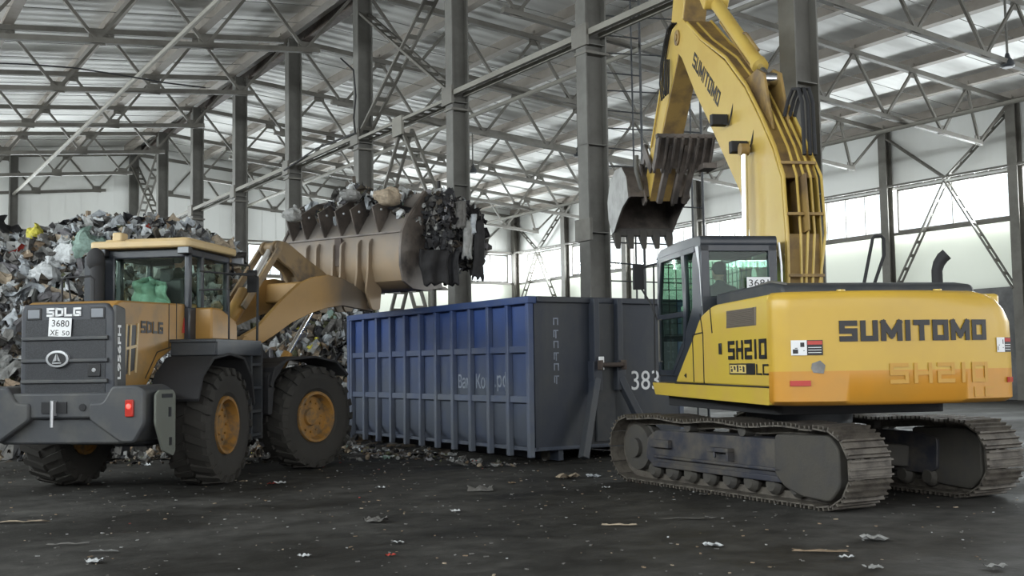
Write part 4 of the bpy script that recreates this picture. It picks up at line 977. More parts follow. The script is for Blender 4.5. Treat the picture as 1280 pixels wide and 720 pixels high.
m=M(); m.b2(c0+.044,c0+.05,cr+.08,.51,Z0,Z1-.06); m.b2(c0+.044,c0+.05,.59,cf-.08,Z0,Z1-.06); obj('side_window',m,CABG,cb,smooth=0)
m=M(); m.b2(c0+.08,c1-.08,cf-.05,cf-.044,Z0,Z1-.06); obj('front_window',m,CABG,cb,smooth=0)
m=M(); m.cyl((-.60,-.12,2.45),(-.60,-.12,3.2),.10,None,20); m.sphere((-.62,-.14,3.20),.135,18,12,(1,.8,1.25)); lp('air_intake_stack',m,BLACK,label='dark round air intake stack behind the cab corner')
m=M(); m.b2(-.80,-.70,-.12,-.06,2.5,3.25); lp('rear_post',m,CABC)
m=M(); m.tube([(c1,cf-.05,3.25),(c1+.25,cf+.15,3.22),(c1+.30,cf+.15,2.95)],.014,6); mm_=obj('mirror_arm',m,BLACK,cb); m=M(); m.b2(c1+.22,c1+.38,cf+.13,cf+.17,2.80,3.15); obj('side_mirror',m,BLACK,cb,bevel=.01)
m=M(); m.prism(rr([(.62,2.1),(.60,2.95),(.70,2.98),(.80,2.5),(1.15,2.48),(1.2,2.3),(.7,2.1)],.05),-.18,.34); m.b2(-.02,.18,.60,.68,2.9,3.12); lp('driver_seat',m,SEATM,bevel=.03)
m=M(); m.lathe([(0,.17),(.02,.19),(.03,.17),(.02,.155)],20,'y',(.08,1.22,2.78),closed=True); m.cyl((.08,1.24,2.78),(.08,1.42,2.45),.03,None,10); m.b2(.06,.10,1.23,1.245,2.6,2.95); lp('steering_wheel',m,BLACK)
# --- front frame
m=M(); m.prism(rr([(-1.45,.55),(-1.45,1.35),(-1.15,2.05),(-.70,2.25),(-.35,1.85),(.45,1.25),(.55,.6),(.1,.45)],.06),-.55,-.42); m.prism(rr([(-1.45,.55),(-1.45,1.35),(-1.15,2.05),(-.70,2.25),(-.35,1.85),(.45,1.25),(.55,.6),(.1,.45)],.06),.42,.55)
m.b2(-.45,.45,-1.2,.4,.55,.95); m.b2(-.45,.45,-1.35,-1.28,.55,1.9); m.cyl((-.78,0,.825),(.78,0,.825),.19,None,20); m.cyl((-.66,-.95,2.0),(.66,-.95,2.0),.10,None,16)
ff=fp('front_frame',m,BLACK,bevel=.02)
for s in (-1,1):
    q=[(-.98,1.35),(-.90,1.62),(-.62,1.76),(0,1.80),(.50,1.72),(.78,1.50)]
    m=M(); m.prism(q+[(a*.96,b-.035) for a,b in q][::-1],s*.60,s*1.30); m.prism(rr([(-.98,.9),(-.98,1.5),(-.72,1.72),(-.60,1.70),(-.85,1.4),(-.9,.9)],.03),s*.6,s*1.25); fp('front_fender',m,BLACK,bevel=.01)
# lift arms
AP=[(-1.08,2.0),(-.95,2.14),(-.66,2.27),(-.11,2.74),(.28,3.02),(.60,3.14),(.95,3.20),(1.30,3.16),(1.60,3.06),(2.02,2.86),(2.16,2.70),(2.08,2.60),(1.92,2.62),(1.31,2.68),(.90,2.62),(.53,2.52),(.10,2.36),(-.30,2.14),(-.75,1.92),(-.98,1.90)]
for s in (-1,1):
    m=M(); m.prism(AP,s*.60,s*.68); m.cyl((s*.55,2.03,2.73),(s*.73,2.03,2.73),.09,None,16); m.cyl((s*.55,-.95,2.03),(s*.73,-.95,2.03),.09,None,16); fp('lift_arm',m,LARM,bevel=.01)
    m=M(); m.cyl((s*.52,-.55,.95),(s*.52,.15,1.85),.085,None,16); lc=fp('lift_cylinder',m,LORG); m=M(); m.cyl((s*.52,.15,1.85),(s*.52,.70,2.55),.045,None,12); obj('cylinder_rod',m,CHROME,lc,label='bright lift cylinder rod')
m=M(); m.cyl((-.62,.95,2.95),(.62,.95,2.95),.14,None,20); m.prism(rr([(.7,2.75),(.75,3.1),(1.3,3.1),(1.35,2.75)],.05),-.62,.62); fp('arm_cross_tube',m,LARM,bevel=.02)
# bell crank, tilt cylinder, bucket link
BC=rr([(.10,3.62,.1),(.22,3.78,.1),(.50,3.76,.05),(.95,3.52,.1),(1.45,3.28,.1),(1.72,3.05,.1),(1.60,2.78,.1),(1.25,2.72,.1),(.85,2.90,.1),(.70,3.25,.15),(.35,3.42,.1)],.05)
m=M(); m.prism(BC,-.16,-.10); m.prism(BC,.10,.16); m.cyl((-.2,.28,3.66),(.2,.28,3.66),.09,None,16); m.cyl((-.2,.98,3.02),(.2,.98,3.02),.12,None,16); m.cyl((-.2,1.58,2.92),(.2,1.58,2.92),.07,None,14); m.b2(-.14,.14,.85,1.15,3.0,3.2); fp('bell_crank',m,LCRK,bevel=.01)
m=M(); m.cyl((0,-.95,1.95),(0,-.30,2.88),.13,None,20); tc_=fp('tilt_cylinder',m,LORG); m=M(); m.cyl((0,-.30,2.85),(0,.28,3.66),.055,None,14); obj('cylinder_rod',m,paint('grey dusty rod',(.42,.41,.39),.35,.4),tc_,label='pale tilt cylinder rod')
m=M(); m.beam((.22,-.55,2.6),(.22,.25,3.62),.05,.10); m.beam((-.22,-.55,2.6),(-.22,.25,3.62),.05,.10); fp('link_bar',m,LCRK)
m=M(); m.beam((.0,1.58,2.92),(.0,2.05,3.25),.10,.14); fp('bucket_link',m,LCRK)
# --- bucket
W=1.46
back=[(3.15,3.06),(2.60,2.98),(2.25,3.00),(2.02,3.12),(1.94,3.38),(1.94,3.70),(1.99,3.98),(2.16,4.22),(2.45,4.55),(2.60,4.74)]
ins_=[(2.63,4.70),(2.48,4.50),(2.20,4.19),(2.03,3.96),(1.985,3.70),(1.985,3.40),(2.05,3.16),(2.27,3.05),(2.60,3.03),(3.15,3.09)]
m=M(); m.prism(back+ins_,-W,W)
sd=[(3.12,3.03),(2.60,2.96),(2.25,2.98),(2.0,3.10),(1.92,3.38),(1.92,3.70),(1.97,3.99),(2.12,4.24),(2.40,4.55),(2.62,4.78),(2.72,4.70),(2.66,4.45),(2.80,4.05),(2.95,3.45)]
bkt=fp('bucket',m,LBKT,bevel=.008)
for q in (-W-.03,W-.02):
    m=M(); m.prism(sd,q,q+.05); m.prism([(2.2,4.28),(2.62,4.78),(2.74,4.70),(2.66,4.4),(2.5,4.3)],q-.015,q+.065); obj('bucket_cheek',m,BKT,bkt,bevel=.006,label='dark scraped side plate')
DK=LBKT
def vgus(x,w,pts,nm='back_gusset'):
    m=M(); m.prism(pts,x,x+w); obj(nm,m,BKT,bkt,bevel=.005)
# triangular gussets of the upper back, each with a bolt
for x in (-1.22,-.86,-.40,.02,.40,.92):
    m=M(); m.prism([(1.985,3.99),(2.47,4.66),(2.62,4.80),(2.25,4.70),(1.80,4.44),(1.90,4.15)],x,x+.03); m.cur=1; m.sphere((x+.04,2.02,4.42),.025,8,6)
    obj('back_gusset',m,[BKT,SILV],bkt,bevel=.004)
# hinge ribs on the lower back in pairs
for x in (-.78,-.52,-.10,.10,.50,.76):
    m=M(); m.prism(rr([(1.97,3.92),(1.86,3.82),(1.84,3.30),(1.78,2.95),(1.95,2.62),(2.15,2.62),(2.2,3.0),(1.98,3.2)],.05),x,x+.045); obj('hinge_rib',m,LBKT,bkt,bevel=.006)
m=M(); m.b2(-.06,.10,1.90,1.945,3.45,3.95); obj('recess_plate',m,RUST,bkt,smooth=0)
m=M(); m.b2(-W,W,1.955,2.01,3.97,4.0); obj('back_seam',m,BKT,bkt,smooth=0)
m=M(); m.b2(-W-.02,W+.02,3.0,3.22,3.02,3.06); obj('cutting_edge',m,BKT,bkt)
for i in range(8):
    x=-W+.1+i*(2*W-.2)/7; m=M(); m.loft([[(x-.06,3.05,3.0),(x+.06,3.05,3.0),(x+.06,3.05,3.1),(x-.06,3.05,3.1)],[(x-.03,3.42,3.01),(x+.03,3.42,3.01),(x+.03,3.42,3.04),(x-.03,3.42,3.04)]]); obj('bucket_tooth',m,BKT,bkt)
def fworld(x,y,z=0):
    p=Matrix.Rotation(FRZ,3,'Z')@Vector((x,y,0))+Vector(FL); q=Matrix.Rotation(-PR,3,'Z')@p+LD.location; return Vector((q.x,q.y,z))

# ================================================================== CONTAINER
PC=-.574; CW,CL,CH=3.10,6.93,2.72
CT=root('waste_container',(.333,18.07,0),-PC,'big dented blue ribbed waste container with an open top','container')
m=M(); zb0=.20
m.b2(0.0,CW,0,CL,zb0,zb0+.06)
def cpan(x,s):  # side sheet with its foot turned in
    m.prism([(x,CH),(x,.42),(x+s*.14,zb0),(x+s*.18,zb0),(x+s*.05,.44),(x+s*.05,CH)],.02,CL-.02,'y')
cpan(0,1); cpan(CW,-1)
m.b2(0,CW,CL-.05,CL,zb0,CH)
body=obj('container_body',m,BLUE,CT,label='blue sheet walls under a coat of dust')
m=M(); m.b2(.02,CW-.02,-.0,.05,zb0,CH-.05); obj('end_wall',m,BLUED,CT,label='dark blue end wall')
for i in range(12):
    y=.045+(CL-.10)*i/11
    if i==0: y=.04
    m=M(); m.b2(-.10,.0,y-.045,y+.045,.10,CH-.08); obj('side_rib',m,BLUER,CT,bevel=.012)
    m=M(); m.b2(CW,CW+.10,y-.045,y+.045,.10,CH-.08); obj('side_rib',m,BLUER,CT,bevel=.012)
for z in (1.86,1.04):
    m=M(); m.b2(-.07,0,.05,CL,z-.06,z+.05); obj('side_rail',m,BLUER,CT,bevel=.01)
m=M()
m.b2(-.12,.06,-.03,CL+.03,CH-.12,CH); m.b2(CW-.06,CW+.12,-.03,CL+.03,CH-.12,CH); m.b2(-.12,CW+.12,CL-.07,CL+.05,CH-.10,CH)
obj('top_rim',m,BLUER,CT,bevel=.015)
m=M(); m.b2(-.11,.0,CL-.0,CL+.10,.3,CH); m.b2(.0,.10,CL,CL+.1,.3,CH); obj('corner_post',m,BLUER,CT,bevel=.012,label='clean blue corner post at the far end')
m=M(); m.b2(.06,CW-.06,-.05,.07,CH-.10,CH); obj('end_rim',m,BLUED,CT,bevel=.015,label='dark rim over the end wall')
# A-frame with hook bar on the end wall
for s in (-1,1):
    x=CW/2-.12+s*.25; 
    m=M(); m.b2(x-.055,x+.055,-.16,0,1.30,CH-.02); m.beam((x,-.10,1.36),(x+s*.52,-.42,.08),.13,.14,up=(0,1,0)); m.b2(x-.09,x+.09,-.17,.0,1.15,1.65)
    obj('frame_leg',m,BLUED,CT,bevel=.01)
CW_=CW; CW=CW-.24; m=M(); m.b2(CW/2-.20,CW/2+.20,-.05,-.01,.3,CH-.1); m.cur=1; m.cyl((CW/2-.24,-.22,1.58),(CW/2+.30,-.22,1.58),.04,None,14); m.b2(CW/2-.26,CW/2-.22,-.28,-.02,1.5,1.66); m.b2(CW/2+.24,CW/2+.28,-.28,-.02,1.5,1.66); m.cur=2; m.b2(CW/2-.24,CW/2-.14,-.20,-.17,1.50,1.72)
obj('hook_bar',m,[CHAR,RUST,WHITE],CT,bevel=.006,label='dark recessed hook bar'); CW=CW_
for x in (.55,CW-.55):
    m=M(); m.b2(x-.05,x+.05,.05,CL-.1,.02,.20); obj('skid_rail',m,BLUED,CT,bevel=.01)
m=M()
for y in (.4,CL-.4):
    for x in (.55,CW-.55): m.cyl((x-.1,y,.10),(x+.1,y,.10),.10,None,16)
obj('skid_roller',m,GREYF,CT)
CLET=paint('worn pale container lettering',(.22,.25,.31),.6,0,(.12,.135,.17),6,.9)
# U runs from far to near end on this side
letters('side_lettering','Вам',(-.004,2.44,1.20),(0,-1,0),(0,0,1),.44,.25,CLET,CT,bold=.01,ext=.003)
letters('side_lettering','Кон',(-.004,1.82,1.20),(0,-1,0),(0,0,1),.46,.26,CLET,CT,bold=.01,ext=.003)
letters('side_lettering','.рф',(-.004,1.20,1.16),(0,-1,0),(0,0,1),.45,.33,CLET,CT,bold=.01,ext=.003)
letters('end_lettering','383',(2.02,-.004,1.14),(1,0,0),(0,0,1),.62,.33,WHITE,CT,bold=.0,ext=.003,label='hand painted white number 383')
m=M()
for k,z in enumerate((2.35,2.15,1.97,1.78,1.6,1.4)): 
    m.b2(.40,.50,-.003,.0,z,z+.02); m.b2(.40,.42,-.003,0,z-.1,z+.02); m.b2(.44,.46,-.003,0,z-.12,z+.02) if k%2 else m.b2(.48,.50,-.003,0,z-.1,z+.02)
obj('faded_lettering',m,CLET,CT,smooth=0,label='faded vertical lettering')

# ================================================================== PEOPLE IN THE CABS
def skin_body(name,pts,edges,rad,mat,parent,levels=2):
    me=bpy.data.meshes.new(name); me.from_pydata(pts,edges,[]); o=bpy.data.objects.new(name,me); C.objects.link(o); me.materials.append(mat)
    mo=o.modifiers.new('skin','SKIN'); mo.use_smooth_shade=True
    for i,sv in enumerate(me.skin_vertices[0].data): sv.radius=(rad[i],rad[i]); sv.use_root=(i==0)
    su=o.modifiers.new('sub','SUBSURF'); su.levels=levels; su.render_levels=levels
    o.parent=parent; return o
def person(loc,rz,cloth,label,lean=0.,turn=0.,reach=.42,cap=False):
    r=root('person',loc,rz,label,'person')
    # origin at the hip point on the seat
    J={'pel':(0,.0,.05,.15),'wai':(0,-.01,.20,.135),'che':(0,-.02+lean*.3,.38,.15),'sho':(0,-.02+lean*.5,.50,.12),'nek':(0,.0+lean*.6,.58,.06),'hd0':(0,.02+lean*.7,.66,.055),
       'sL':(-.17,-.02+lean*.5,.50,.07),'eL':(-.24,.12+lean*.5,.26,.05),'wL':(-.17,.12+reach*.7,.22,.034),'sR':(.17,-.02+lean*.5,.50,.07),'eR':(.24,.12+lean*.5,.26,.05),'wR':(.17,.12+reach*.7,.22,.034),
       'hL':(-.10,.02,.02,.10),'kL':(-.14,.44,.04,.075),'aL':(-.14,.50,-.36,.05),'tL':(-.14,.66,-.42,.04),'hR':(.10,.02,.02,.10),'kR':(.14,.44,.04,.075),'aR':(.14,.50,-.36,.05),'tR':(.14,.66,-.42,.04)}
    K=list(J); E_=[('pel','wai'),('wai','che'),('che','sho'),('sho','nek'),('nek','hd0'),('sho','sL'),('sL','eL'),('eL','wL'),('sho','sR'),('sR','eR'),('eR','wR'),('pel','hL'),('hL','kL'),('kL','aL'),('aL','tL'),('pel','hR'),('hR','kR'),('kR','aR'),('aR','tR')]
    skin_body('body',[J[k][:3] for k in K],[(K.index(a),K.index(b)) for a,b in E_],[J[k][3] for k in K],cloth,r)
    hx=Vector(J['hd0'][:3])+Vector((0,.02,.09)); Rz=Matrix.Rotation(turn,3,'Z')
    m=M(); m.sphere((0,0,0),.098,20,14,(.80,.98,1.18)); m.sphere((0,.045,-.055),.06,14,10,(.85,.8,.9)); m.sphere((0,.102,-.01),.018,8,6,(.7,.9,1.3)); m.sphere((-.08,0,-.005),.026,8,6,(.4,.8,1.2)); m.sphere((.08,0,-.005),.026,8,6,(.4,.8,1.2)); m.sphere((0,.088,-.052),.022,8,6,(1.2,.4,.35))
    m.cyl((0,-.02,-.05),(0,-.03,-.16),.05,.055,14)
    for x in (-.032,.032): m.sphere((x,.084,.018),.012,8,6)
    m.v=[tuple(Rz@Vector(v)+hx) for v in m.v]; hd=obj('head',m,SKIN,r,smooth=60)
    m=M(); m.sphere((0,-.012,.028),.106,20,12,(.84,.96,1.06))
    m.v=[(x,y,z if z>-.01 or y<-.02 else -.01+(z+.01)*.1) for x,y,z in m.v]
    if cap: m.prism(rr([(-.07,.07),(-.06,.17),(.06,.17),(.07,.07)],.03),.035,.045,'z')
    m.v=[tuple(Rz@Vector(v)+hx) for v in m.v]; obj('cap' if cap else 'hair',m,HAIR if not cap else cloth,r,smooth=60)
    for s,w in ((-1,'wL'),(1,'wR')):
        wv=Vector(J[w][:3]); d=Vector((-.15*s,1,.1)).normalized()
        P=[tuple(wv),tuple(wv+d*.05),tuple(wv+d*.095)]; ed=[(0,1),(1,2)]; ra=[.026,.03,.032]
        for i,(off,ln) in enumerate(((-.030,.055),(-.010,.065),(.010,.062),(.030,.05))):
            b=wv+d*.10+Vector((off,0,0)); i0=len(P); P+= [tuple(b),tuple(b+Vector((0,ln*.6,-.01))),tuple(b+Vector((0,ln*.75,-.04))),tuple(b+Vector((0,ln*.35,-.055)))]; ed+=[(2,i0),(i0,i0+1),(i0+1,i0+2),(i0+2,i0+3)]; ra+=[.011,.010,.009,.008]
        i0=len(P); b=wv+d*.05; P+=[tuple(b+Vector((-s*.035,.01,-.005))),tuple(b+Vector((-s*.05,.035,-.03))),tuple(b+Vector((-s*.035,.055,-.045)))]; ed+=[(1,i0),(i0,i0+1),(i0+1,i0+2)]; ra+=[.013,.011,.009]
        skin_body('hand',P,ed,ra,SKIN,r,1)
    return r
def l2w(rt,x,y,z): return rt.location+Matrix.Rotation(rt.rotation_euler[2],3,'Z')@Vector((x,y,z))
person(l2w(EX,-.86,.42,2.04),-PH,CLOTH,'person in dark clothes seated in the excavator cab, seen from behind through the rear window',.0,.2,.6,True)
person(l2w(LD,.08,.98,2.52),-PR,CLOTH2,'person in dark clothes sitting at the wheel of the loader cab',.05,-.2,.55,True)
# green jacket hung inside the loader's rear glass
def jk(u,v):
    x=-.24+.48*u; z=2.50+.48*v
    w=.16*(1-v)*.5+.0
    x+= (u-.5)*.18*(1-v)-(.06 if v>.8 else 0)*(u-.5)*4
    y=.30+.05*math.sin(u*9+v*4)+.035*math.sin(v*14+u*5)+.03*math.cos(u*21)
    if v>.85: z-=.25*(abs(u-.4)**1.6)
    return (x,y,z)
m=M(); m.sheet(jk,26,20)
m.add([],[])
o=obj('jacket',m,GREENC,None,loc=LD.location,rotz=-PR,smooth=80); so=o.modifiers.new('s','SOLIDIFY'); so.thickness=.03
tag(o,'crumpled pale green jacket hanging inside the loader cab behind the rear glass','jacket')

# ================================================================== REFUSE
RC=[paint('rubbish '+n,c,.75,0,tuple(v*.55 for v in c),9,.8,spec=.3) for n,c in (
 ('white film',(.52,.54,.55)),('grey film',(.27,.272,.265)),('pale blue film',(.37,.395,.42)),('dark film',(.03,.03,.033)),('black rag',(.018,.017,.018)),
 ('brown card',(.21,.155,.105)),('earth',(.085,.07,.055)),('beige card',(.33,.27,.20)),('olive rag',(.10,.105,.06)),('yellow bag',(.52,.47,.07)),
 ('red scrap',(.38,.05,.035)),('green film',(.22,.31,.27)),('dull violet film',(.17,.165,.175)),('mud grey',(.13,.125,.118)))]
WG=[7,14,4,11,7,8,13,6,6,.4,.35,.7,4,20]
def wpick(w=WG):
    return R.choices(range(len(RC)),w)[0]
def scrap(m,c,size,nrm=None,mi=None,flat=.5):
    """one crumpled sheet or lump of rubbish"""
    m.cur=wpick() if mi is None else mi
    rot=Euler((R.uniform(-1,1)*PI*flat,R.uniform(-1,1)*PI*flat,R.uniform(0,2*PI))).to_matrix(); c=Vector(c)
    k=R.random()
    if k<.62:
        n=3; a=size*R.uniform(.6,1.4); b=size*R.uniform(.35,1.); ph=R.uniform(0,6); am=size*.28
        vs=[]
        for i in range(n+1):
            for j in range(n+1):
                u=i/n-.5; v=j/n-.5; z=am*math.sin(u*5+ph)*math.cos(v*6+ph*2)+R.uniform(-.13,.13)*size
                vs.append(c+rot@Vector((u*a*(1+R.uniform(-.25,.25)),v*b*(1+R.uniform(-.25,.25)),z)))
        m.add(vs,[(i*(n+1)+j,(i+1)*(n+1)+j,(i+1)*(n+1)+j+1,i*(n+1)+j+1) for i in range(n) for j in range(n)])
    elif k<.9:
        m0=len(m.v); m.sphere((0,0,0),size*.42,7,5,(1,R.uniform(.5,1),R.uniform(.4,.9)))
        for i in range(m0,len(m.v)): m.v[i]=tuple(c+rot@(Vector(m.v[i])*R.uniform(.72,1.25)))
    else:
        m.box(*c,size*R.uniform(.8,2.2),size*R.uniform(.1,.5),size*R.uniform(.04,.3),rot)
def ss(a,b,x): t=min(1,max(0,(x-a)/(b-a))); return t*t*(3-2*t)
RX=[(-30,4.7),(-16,4.7),(-12.5,4.75),(-10.9,5.1),(-9.2,4.95),(-8.0,4.85),(-7.2,4.5),(-6.5,3.5),(-5.6,2.95),(-4.3,3.0),(-3.4,2.55),(-2.4,1.4),(-1.6,.2),(-1.2,0),(.5,0)]
def ridge(x):
    for a,b in zip(RX[:-1],RX[1:]):
        if a[0]<=x<=b[0]: return a[1]+(b[1]-a[1])*(x-a[0])/(b[0]-a[0])
    return 0
def nz(x,y): return .5*math.sin(x*1.3+y*.7)+.35*math.sin(x*2.9-y*2.1+1)+.25*math.sin(x*5.3+y*4.1+2)
def foot(x): return 20.8+ (.0 if x<-7 else (x+7)*.85)+.5*math.sin(x*1.7)
def hh(x,y):
    # the sight line slides sideways with distance: take the ridge height where the ray passes at the ridge
    s=ss(foot(x),28.5,y); xr=x*28/max(y,18)*1.0
    h=ridge(xr if y>24 else x*28/24)*(y/28 if y>24 else 24/28+ .0)
    h=min(h,ridge(xr)*1.12+.2)
    e=1-ss(31.5,35.,y)
    if x<-8.0-.622*(y+5.4)-.75*0+.4: return 0
    return max(0,(h*(.10+.90*s) if s>0 else 0)*e+ (nz(x,y)*.22*s*e))
m=M(); nx,ny=110,66; x0,x1,y0,y1=-23.5,-1.2,20.,35.
m.cur=6
m.sheet(lambda u,v:(x0+(x1-x0)*u+R.uniform(-.06,.06),y0+(y1-y0)*v+R.uniform(-.06,.06),hh(x0+(x1-x0)*u,y0+(y1-y0)*v)-.02+R.uniform(-.05,.08)),nx,ny)
for i in range(len(m.mi)): m.mi[i]=R.choice((6,13,13,5,4,3))
cnt=0
while cnt<15000:
    y=20.3+ (R.random()**1.35)*12; x=R.uniform(-.62*y-.5,-.02*y)
    if y<25.5 and x>-2.7: continue
    h=hh(x,y)
    if h<=.03 and (R.random()<.93 or x>-3): continue
    s=R.choice((.08,.11,.14,.18,.24,.32,.42))*(1 if y<26 else 1.15)
    mi=None
    if h<.4: s=min(s,.2); mi=R.choice((1,3,6,13,13,5,7))
    # pale film lies thick on the upper left of the heap
    if x<-8 and h>2.0 and R.random()<.30: mi=R.choice((0,1,2,0,12))
    scrap(m,(x,y,h+R.uniform(-.03,.16)),s,mi=mi); cnt+=1
def film(m,c,size,mi):
    m.cur=mi; rot=Euler((R.uniform(-.9,.5),R.uniform(-.5,.5),R.uniform(0,6.28))).to_matrix(); c=Vector(c); n=8; a,b=R.uniform(2,5),R.uniform(2,5); p,q=R.uniform(0,6),R.uniform(0,6); asp=R.uniform(.4,.9)
    vs=[]
    for i in range(n+1):
        for j in range(n+1):
            u=i/n-.5;v=j/n-.5; z=.13*math.sin(u*a*3+p)+.10*math.cos(v*b*3+q+u*4)+.05*math.sin((u+v)*19)+R.uniform(-.02,.02)-.35*(u*u+v*v)
            vs.append(c+rot@Vector((u*size*(1+.25*math.sin(v*8+p)),v*size*asp*(1+.25*math.cos(u*7+q)),z*size)))
    m.add(vs,[(i*(n+1)+j,(i+1)*(n+1)+j,(i+1)*(n+1)+j+1,i*(n+1)+j+1) for i in range(n) for j in range(n)])
k=0
while k<520:
    y=21.+(R.random()**1.3)*9; x=R.uniform(-.56*y,-.08*y)
    if x>-7.5 and R.random()<.7: continue
    h=hh(x,y)
    if h<.5: continue
    film(m,(x,y,h+.12),R.choice((.45,.6,.8,1.05)),R.choice((0,1,1,2,12,13,13,3,7)) if h>1.5 else R.choice((1,13,3,7,5,2))); k+=1
o=obj('refuse_heap',m,RC,smooth=0,recalc=False); tag(o,'huge heap of mixed rubbish, plastic film, rags and card behind the wheel loader','rubbish heap',None,'stuff')
# single pieces that can be told apart
def item(name,m,mat,loc,rz,label,cat,group=None,**k):
    o=obj(name,m,mat,None,loc=loc,rotz=rz,**k); tag(o,label,cat,group); return o
def bagmesh(r,sc=(1,1,1),tuft=True):
    m=M(); m.sphere((0,0,r*sc[2]*.8),r,22,16,sc)
    q=1/r
    m.v=[(x*(1+.15*math.sin(4*z*q+2*x*q)+R.uniform(-.12,.12)),y*(1+.15*math.cos(5*x*q+z*q)+R.uniform(-.09,.09)),z*(1+.12*math.sin(5*y*q+3*x*q)+R.uniform(-.06,.06))) for x,y,z in m.v]
    if tuft: m.tube([(0,0,r*sc[2]*1.6),(0.02,0,r*sc[2]*1.85),(.05,.02,r*sc[2]*2.1)],[r*.15,r*.08,r*.3],8)
    return m
def at(px,py,Y):
    f,pi_,ro=1386.75,.069444,.015488; u0=px-640;v0=py-360; cr,sr=math.cos(ro),math.sin(ro); u=u0*cr-v0*sr; v=u0*sr+v0*cr
    X=u/f;z=-v/f;c,s=math.cos(pi_),math.sin(pi_); d=Vector((X,c-z*s,s+z*c)); t=Y/d.y; return Vector((d.x*t,Y,d.z*t+1.6))
def heap_at(px,py):
    """first place where the sight line of that point meets the heap"""
    Y=19.
    while Y<36:
        p=at(px,py,Y)
        if p.z<=hh(p.x,Y)+.05: return p
        Y+=.05
    return at(px,py,28)
YB_=RC[9]
for (px,py,r,mat,lab,nm,cat) in (
 (44,292,.22,YB_,'yellow bag on the crest of the rubbish heap, far left','rubbish_bag','bag'),
 (127,327,.20,YB_,'yellow bag on the heap just left of the loader cab corner','rubbish_bag','bag'),
 (395,436,.22,YB_,'yellow green crumpled bag above the front wheel of the loader','rubbish_bag','bag'),
 (110,312,.50,RC[11],'large pale green film bundle on the heap left of the cab','film_bundle','plastic film'),
 (85,325,.42,RC[0],'crumpled white film bundle in the middle of the heap crest','film_bundle','plastic film'),
 (60,345,.40,RC[0],'crumpled white film bundle lower left of the heap crest','film_bundle','plastic film'),
 (28,350,.45,RC[2],'pale blue film bundle at the left edge of the heap','film_bundle','plastic film'),
 (411,402,.20,RC[0],'round white bag on the heap right of the brown card sheet','rubbish_bag','bag'),
 (381,432,.20,RC[2],'pale lilac bag under the hanging brown card','rubbish_bag','bag'),
 (430,412,.2,RC[1],'grey bag on the heap next to the container corner post','rubbish_bag','bag'),
 (3,300,.6,RC[4],'black bag heap piece at the left edge of the photo','rubbish_bag','bag'),
 (186,288,.14,RC[10],'small red piece on top of the heap above the loader cab','scrap','scrap')):
    p=heap_at(px,py); item(nm,bagmesh(r,(1,.9,.85),True),mat,(p.x,p.y,p.z-r*.7),R.uniform(0,6),lab,cat,smooth=25)
def cards(px0,py0,px1,py1,Y,mat,label,th=.02):
    a=at(px0,py0,Y);b=at(px1,py1,Y); m=M(); w=b.x-a.x;h=a.z-b.z
    m.prism([(-w/2,-h/2),(w/2*.9,-h/2*.96),(w/2,h/2*.94),(-w/2*.9,h/2)],0,th,'y')
    return item('cardboard_sheet',m,mat,((a.x+b.x)/2,Y,(a.z+b.z)/2),.15,label,'cardboard')
p=heap_at(392,405); cards(383,387,402,420,p.y-.12,RC[5],'upright brown card sheet on the heap below the bucket')
p=heap_at(25,355); 
m=M(); m.box(0,0,0,1.5,.05,.22,Matrix.Rotation(.5,3,'Y')); item('board',m,RC[7],(p.x,p.y-.15,p.z),.1,'pale board lying aslant on the left of the heap','board')
p=heap_at(78,368); m=M(); m.box(0,0,0,1.0,.05,.20,Matrix.Rotation(.35,3,'Y')); item('board',m,RC[7],(p.x,p.y-.15,p.z),-.1,'short pale board sticking out behind the loader hood rail','board')
a=at(363,411,21.4);b=at(389,389,21.8); m=M(); m.cyl((0,0,0),tuple(b-a),.022,None,10); item('metal_rod',m,PIPEW,tuple(a),0,'thin bright metal rod leaning on the heap below the lift arm','rod')
a=at(346,435,20.6);b=at(357,425,20.9); m=M(); m.cyl((0,0,0),tuple(b-a),.02,None,8); item('metal_rod',m,PIPEW,tuple(a),0,'short dull metal rod above the front fender of the loader','rod')
# --- load in the bucket
def BW(x,y,z): return fworld(x,y,z)
m=M(); cnt=0
while cnt<1500:
    x=R.uniform(-1.44,1.44); y=R.uniform(2.2,3.7)
    top=4.60+.20*math.sin(x*2.1+1)+.10*math.sin(x*6+2)-max(0,y-2.9)*.7-(.15 if x>1.1 else 0)
    z=R.uniform(3.3,top+.05) if R.random()<.4 else top+R.uniform(-.08,.08)
    if z<4.2 and y<2.6: continue
    mi=R.choices(range(14),[14,13,5,9,9,5,7,5,4,.3,.6,2,2,9])[0]
    scrap(m,BW(x,y,z),R.choice((.12,.18,.24,.3)),mi=mi); cnt+=1
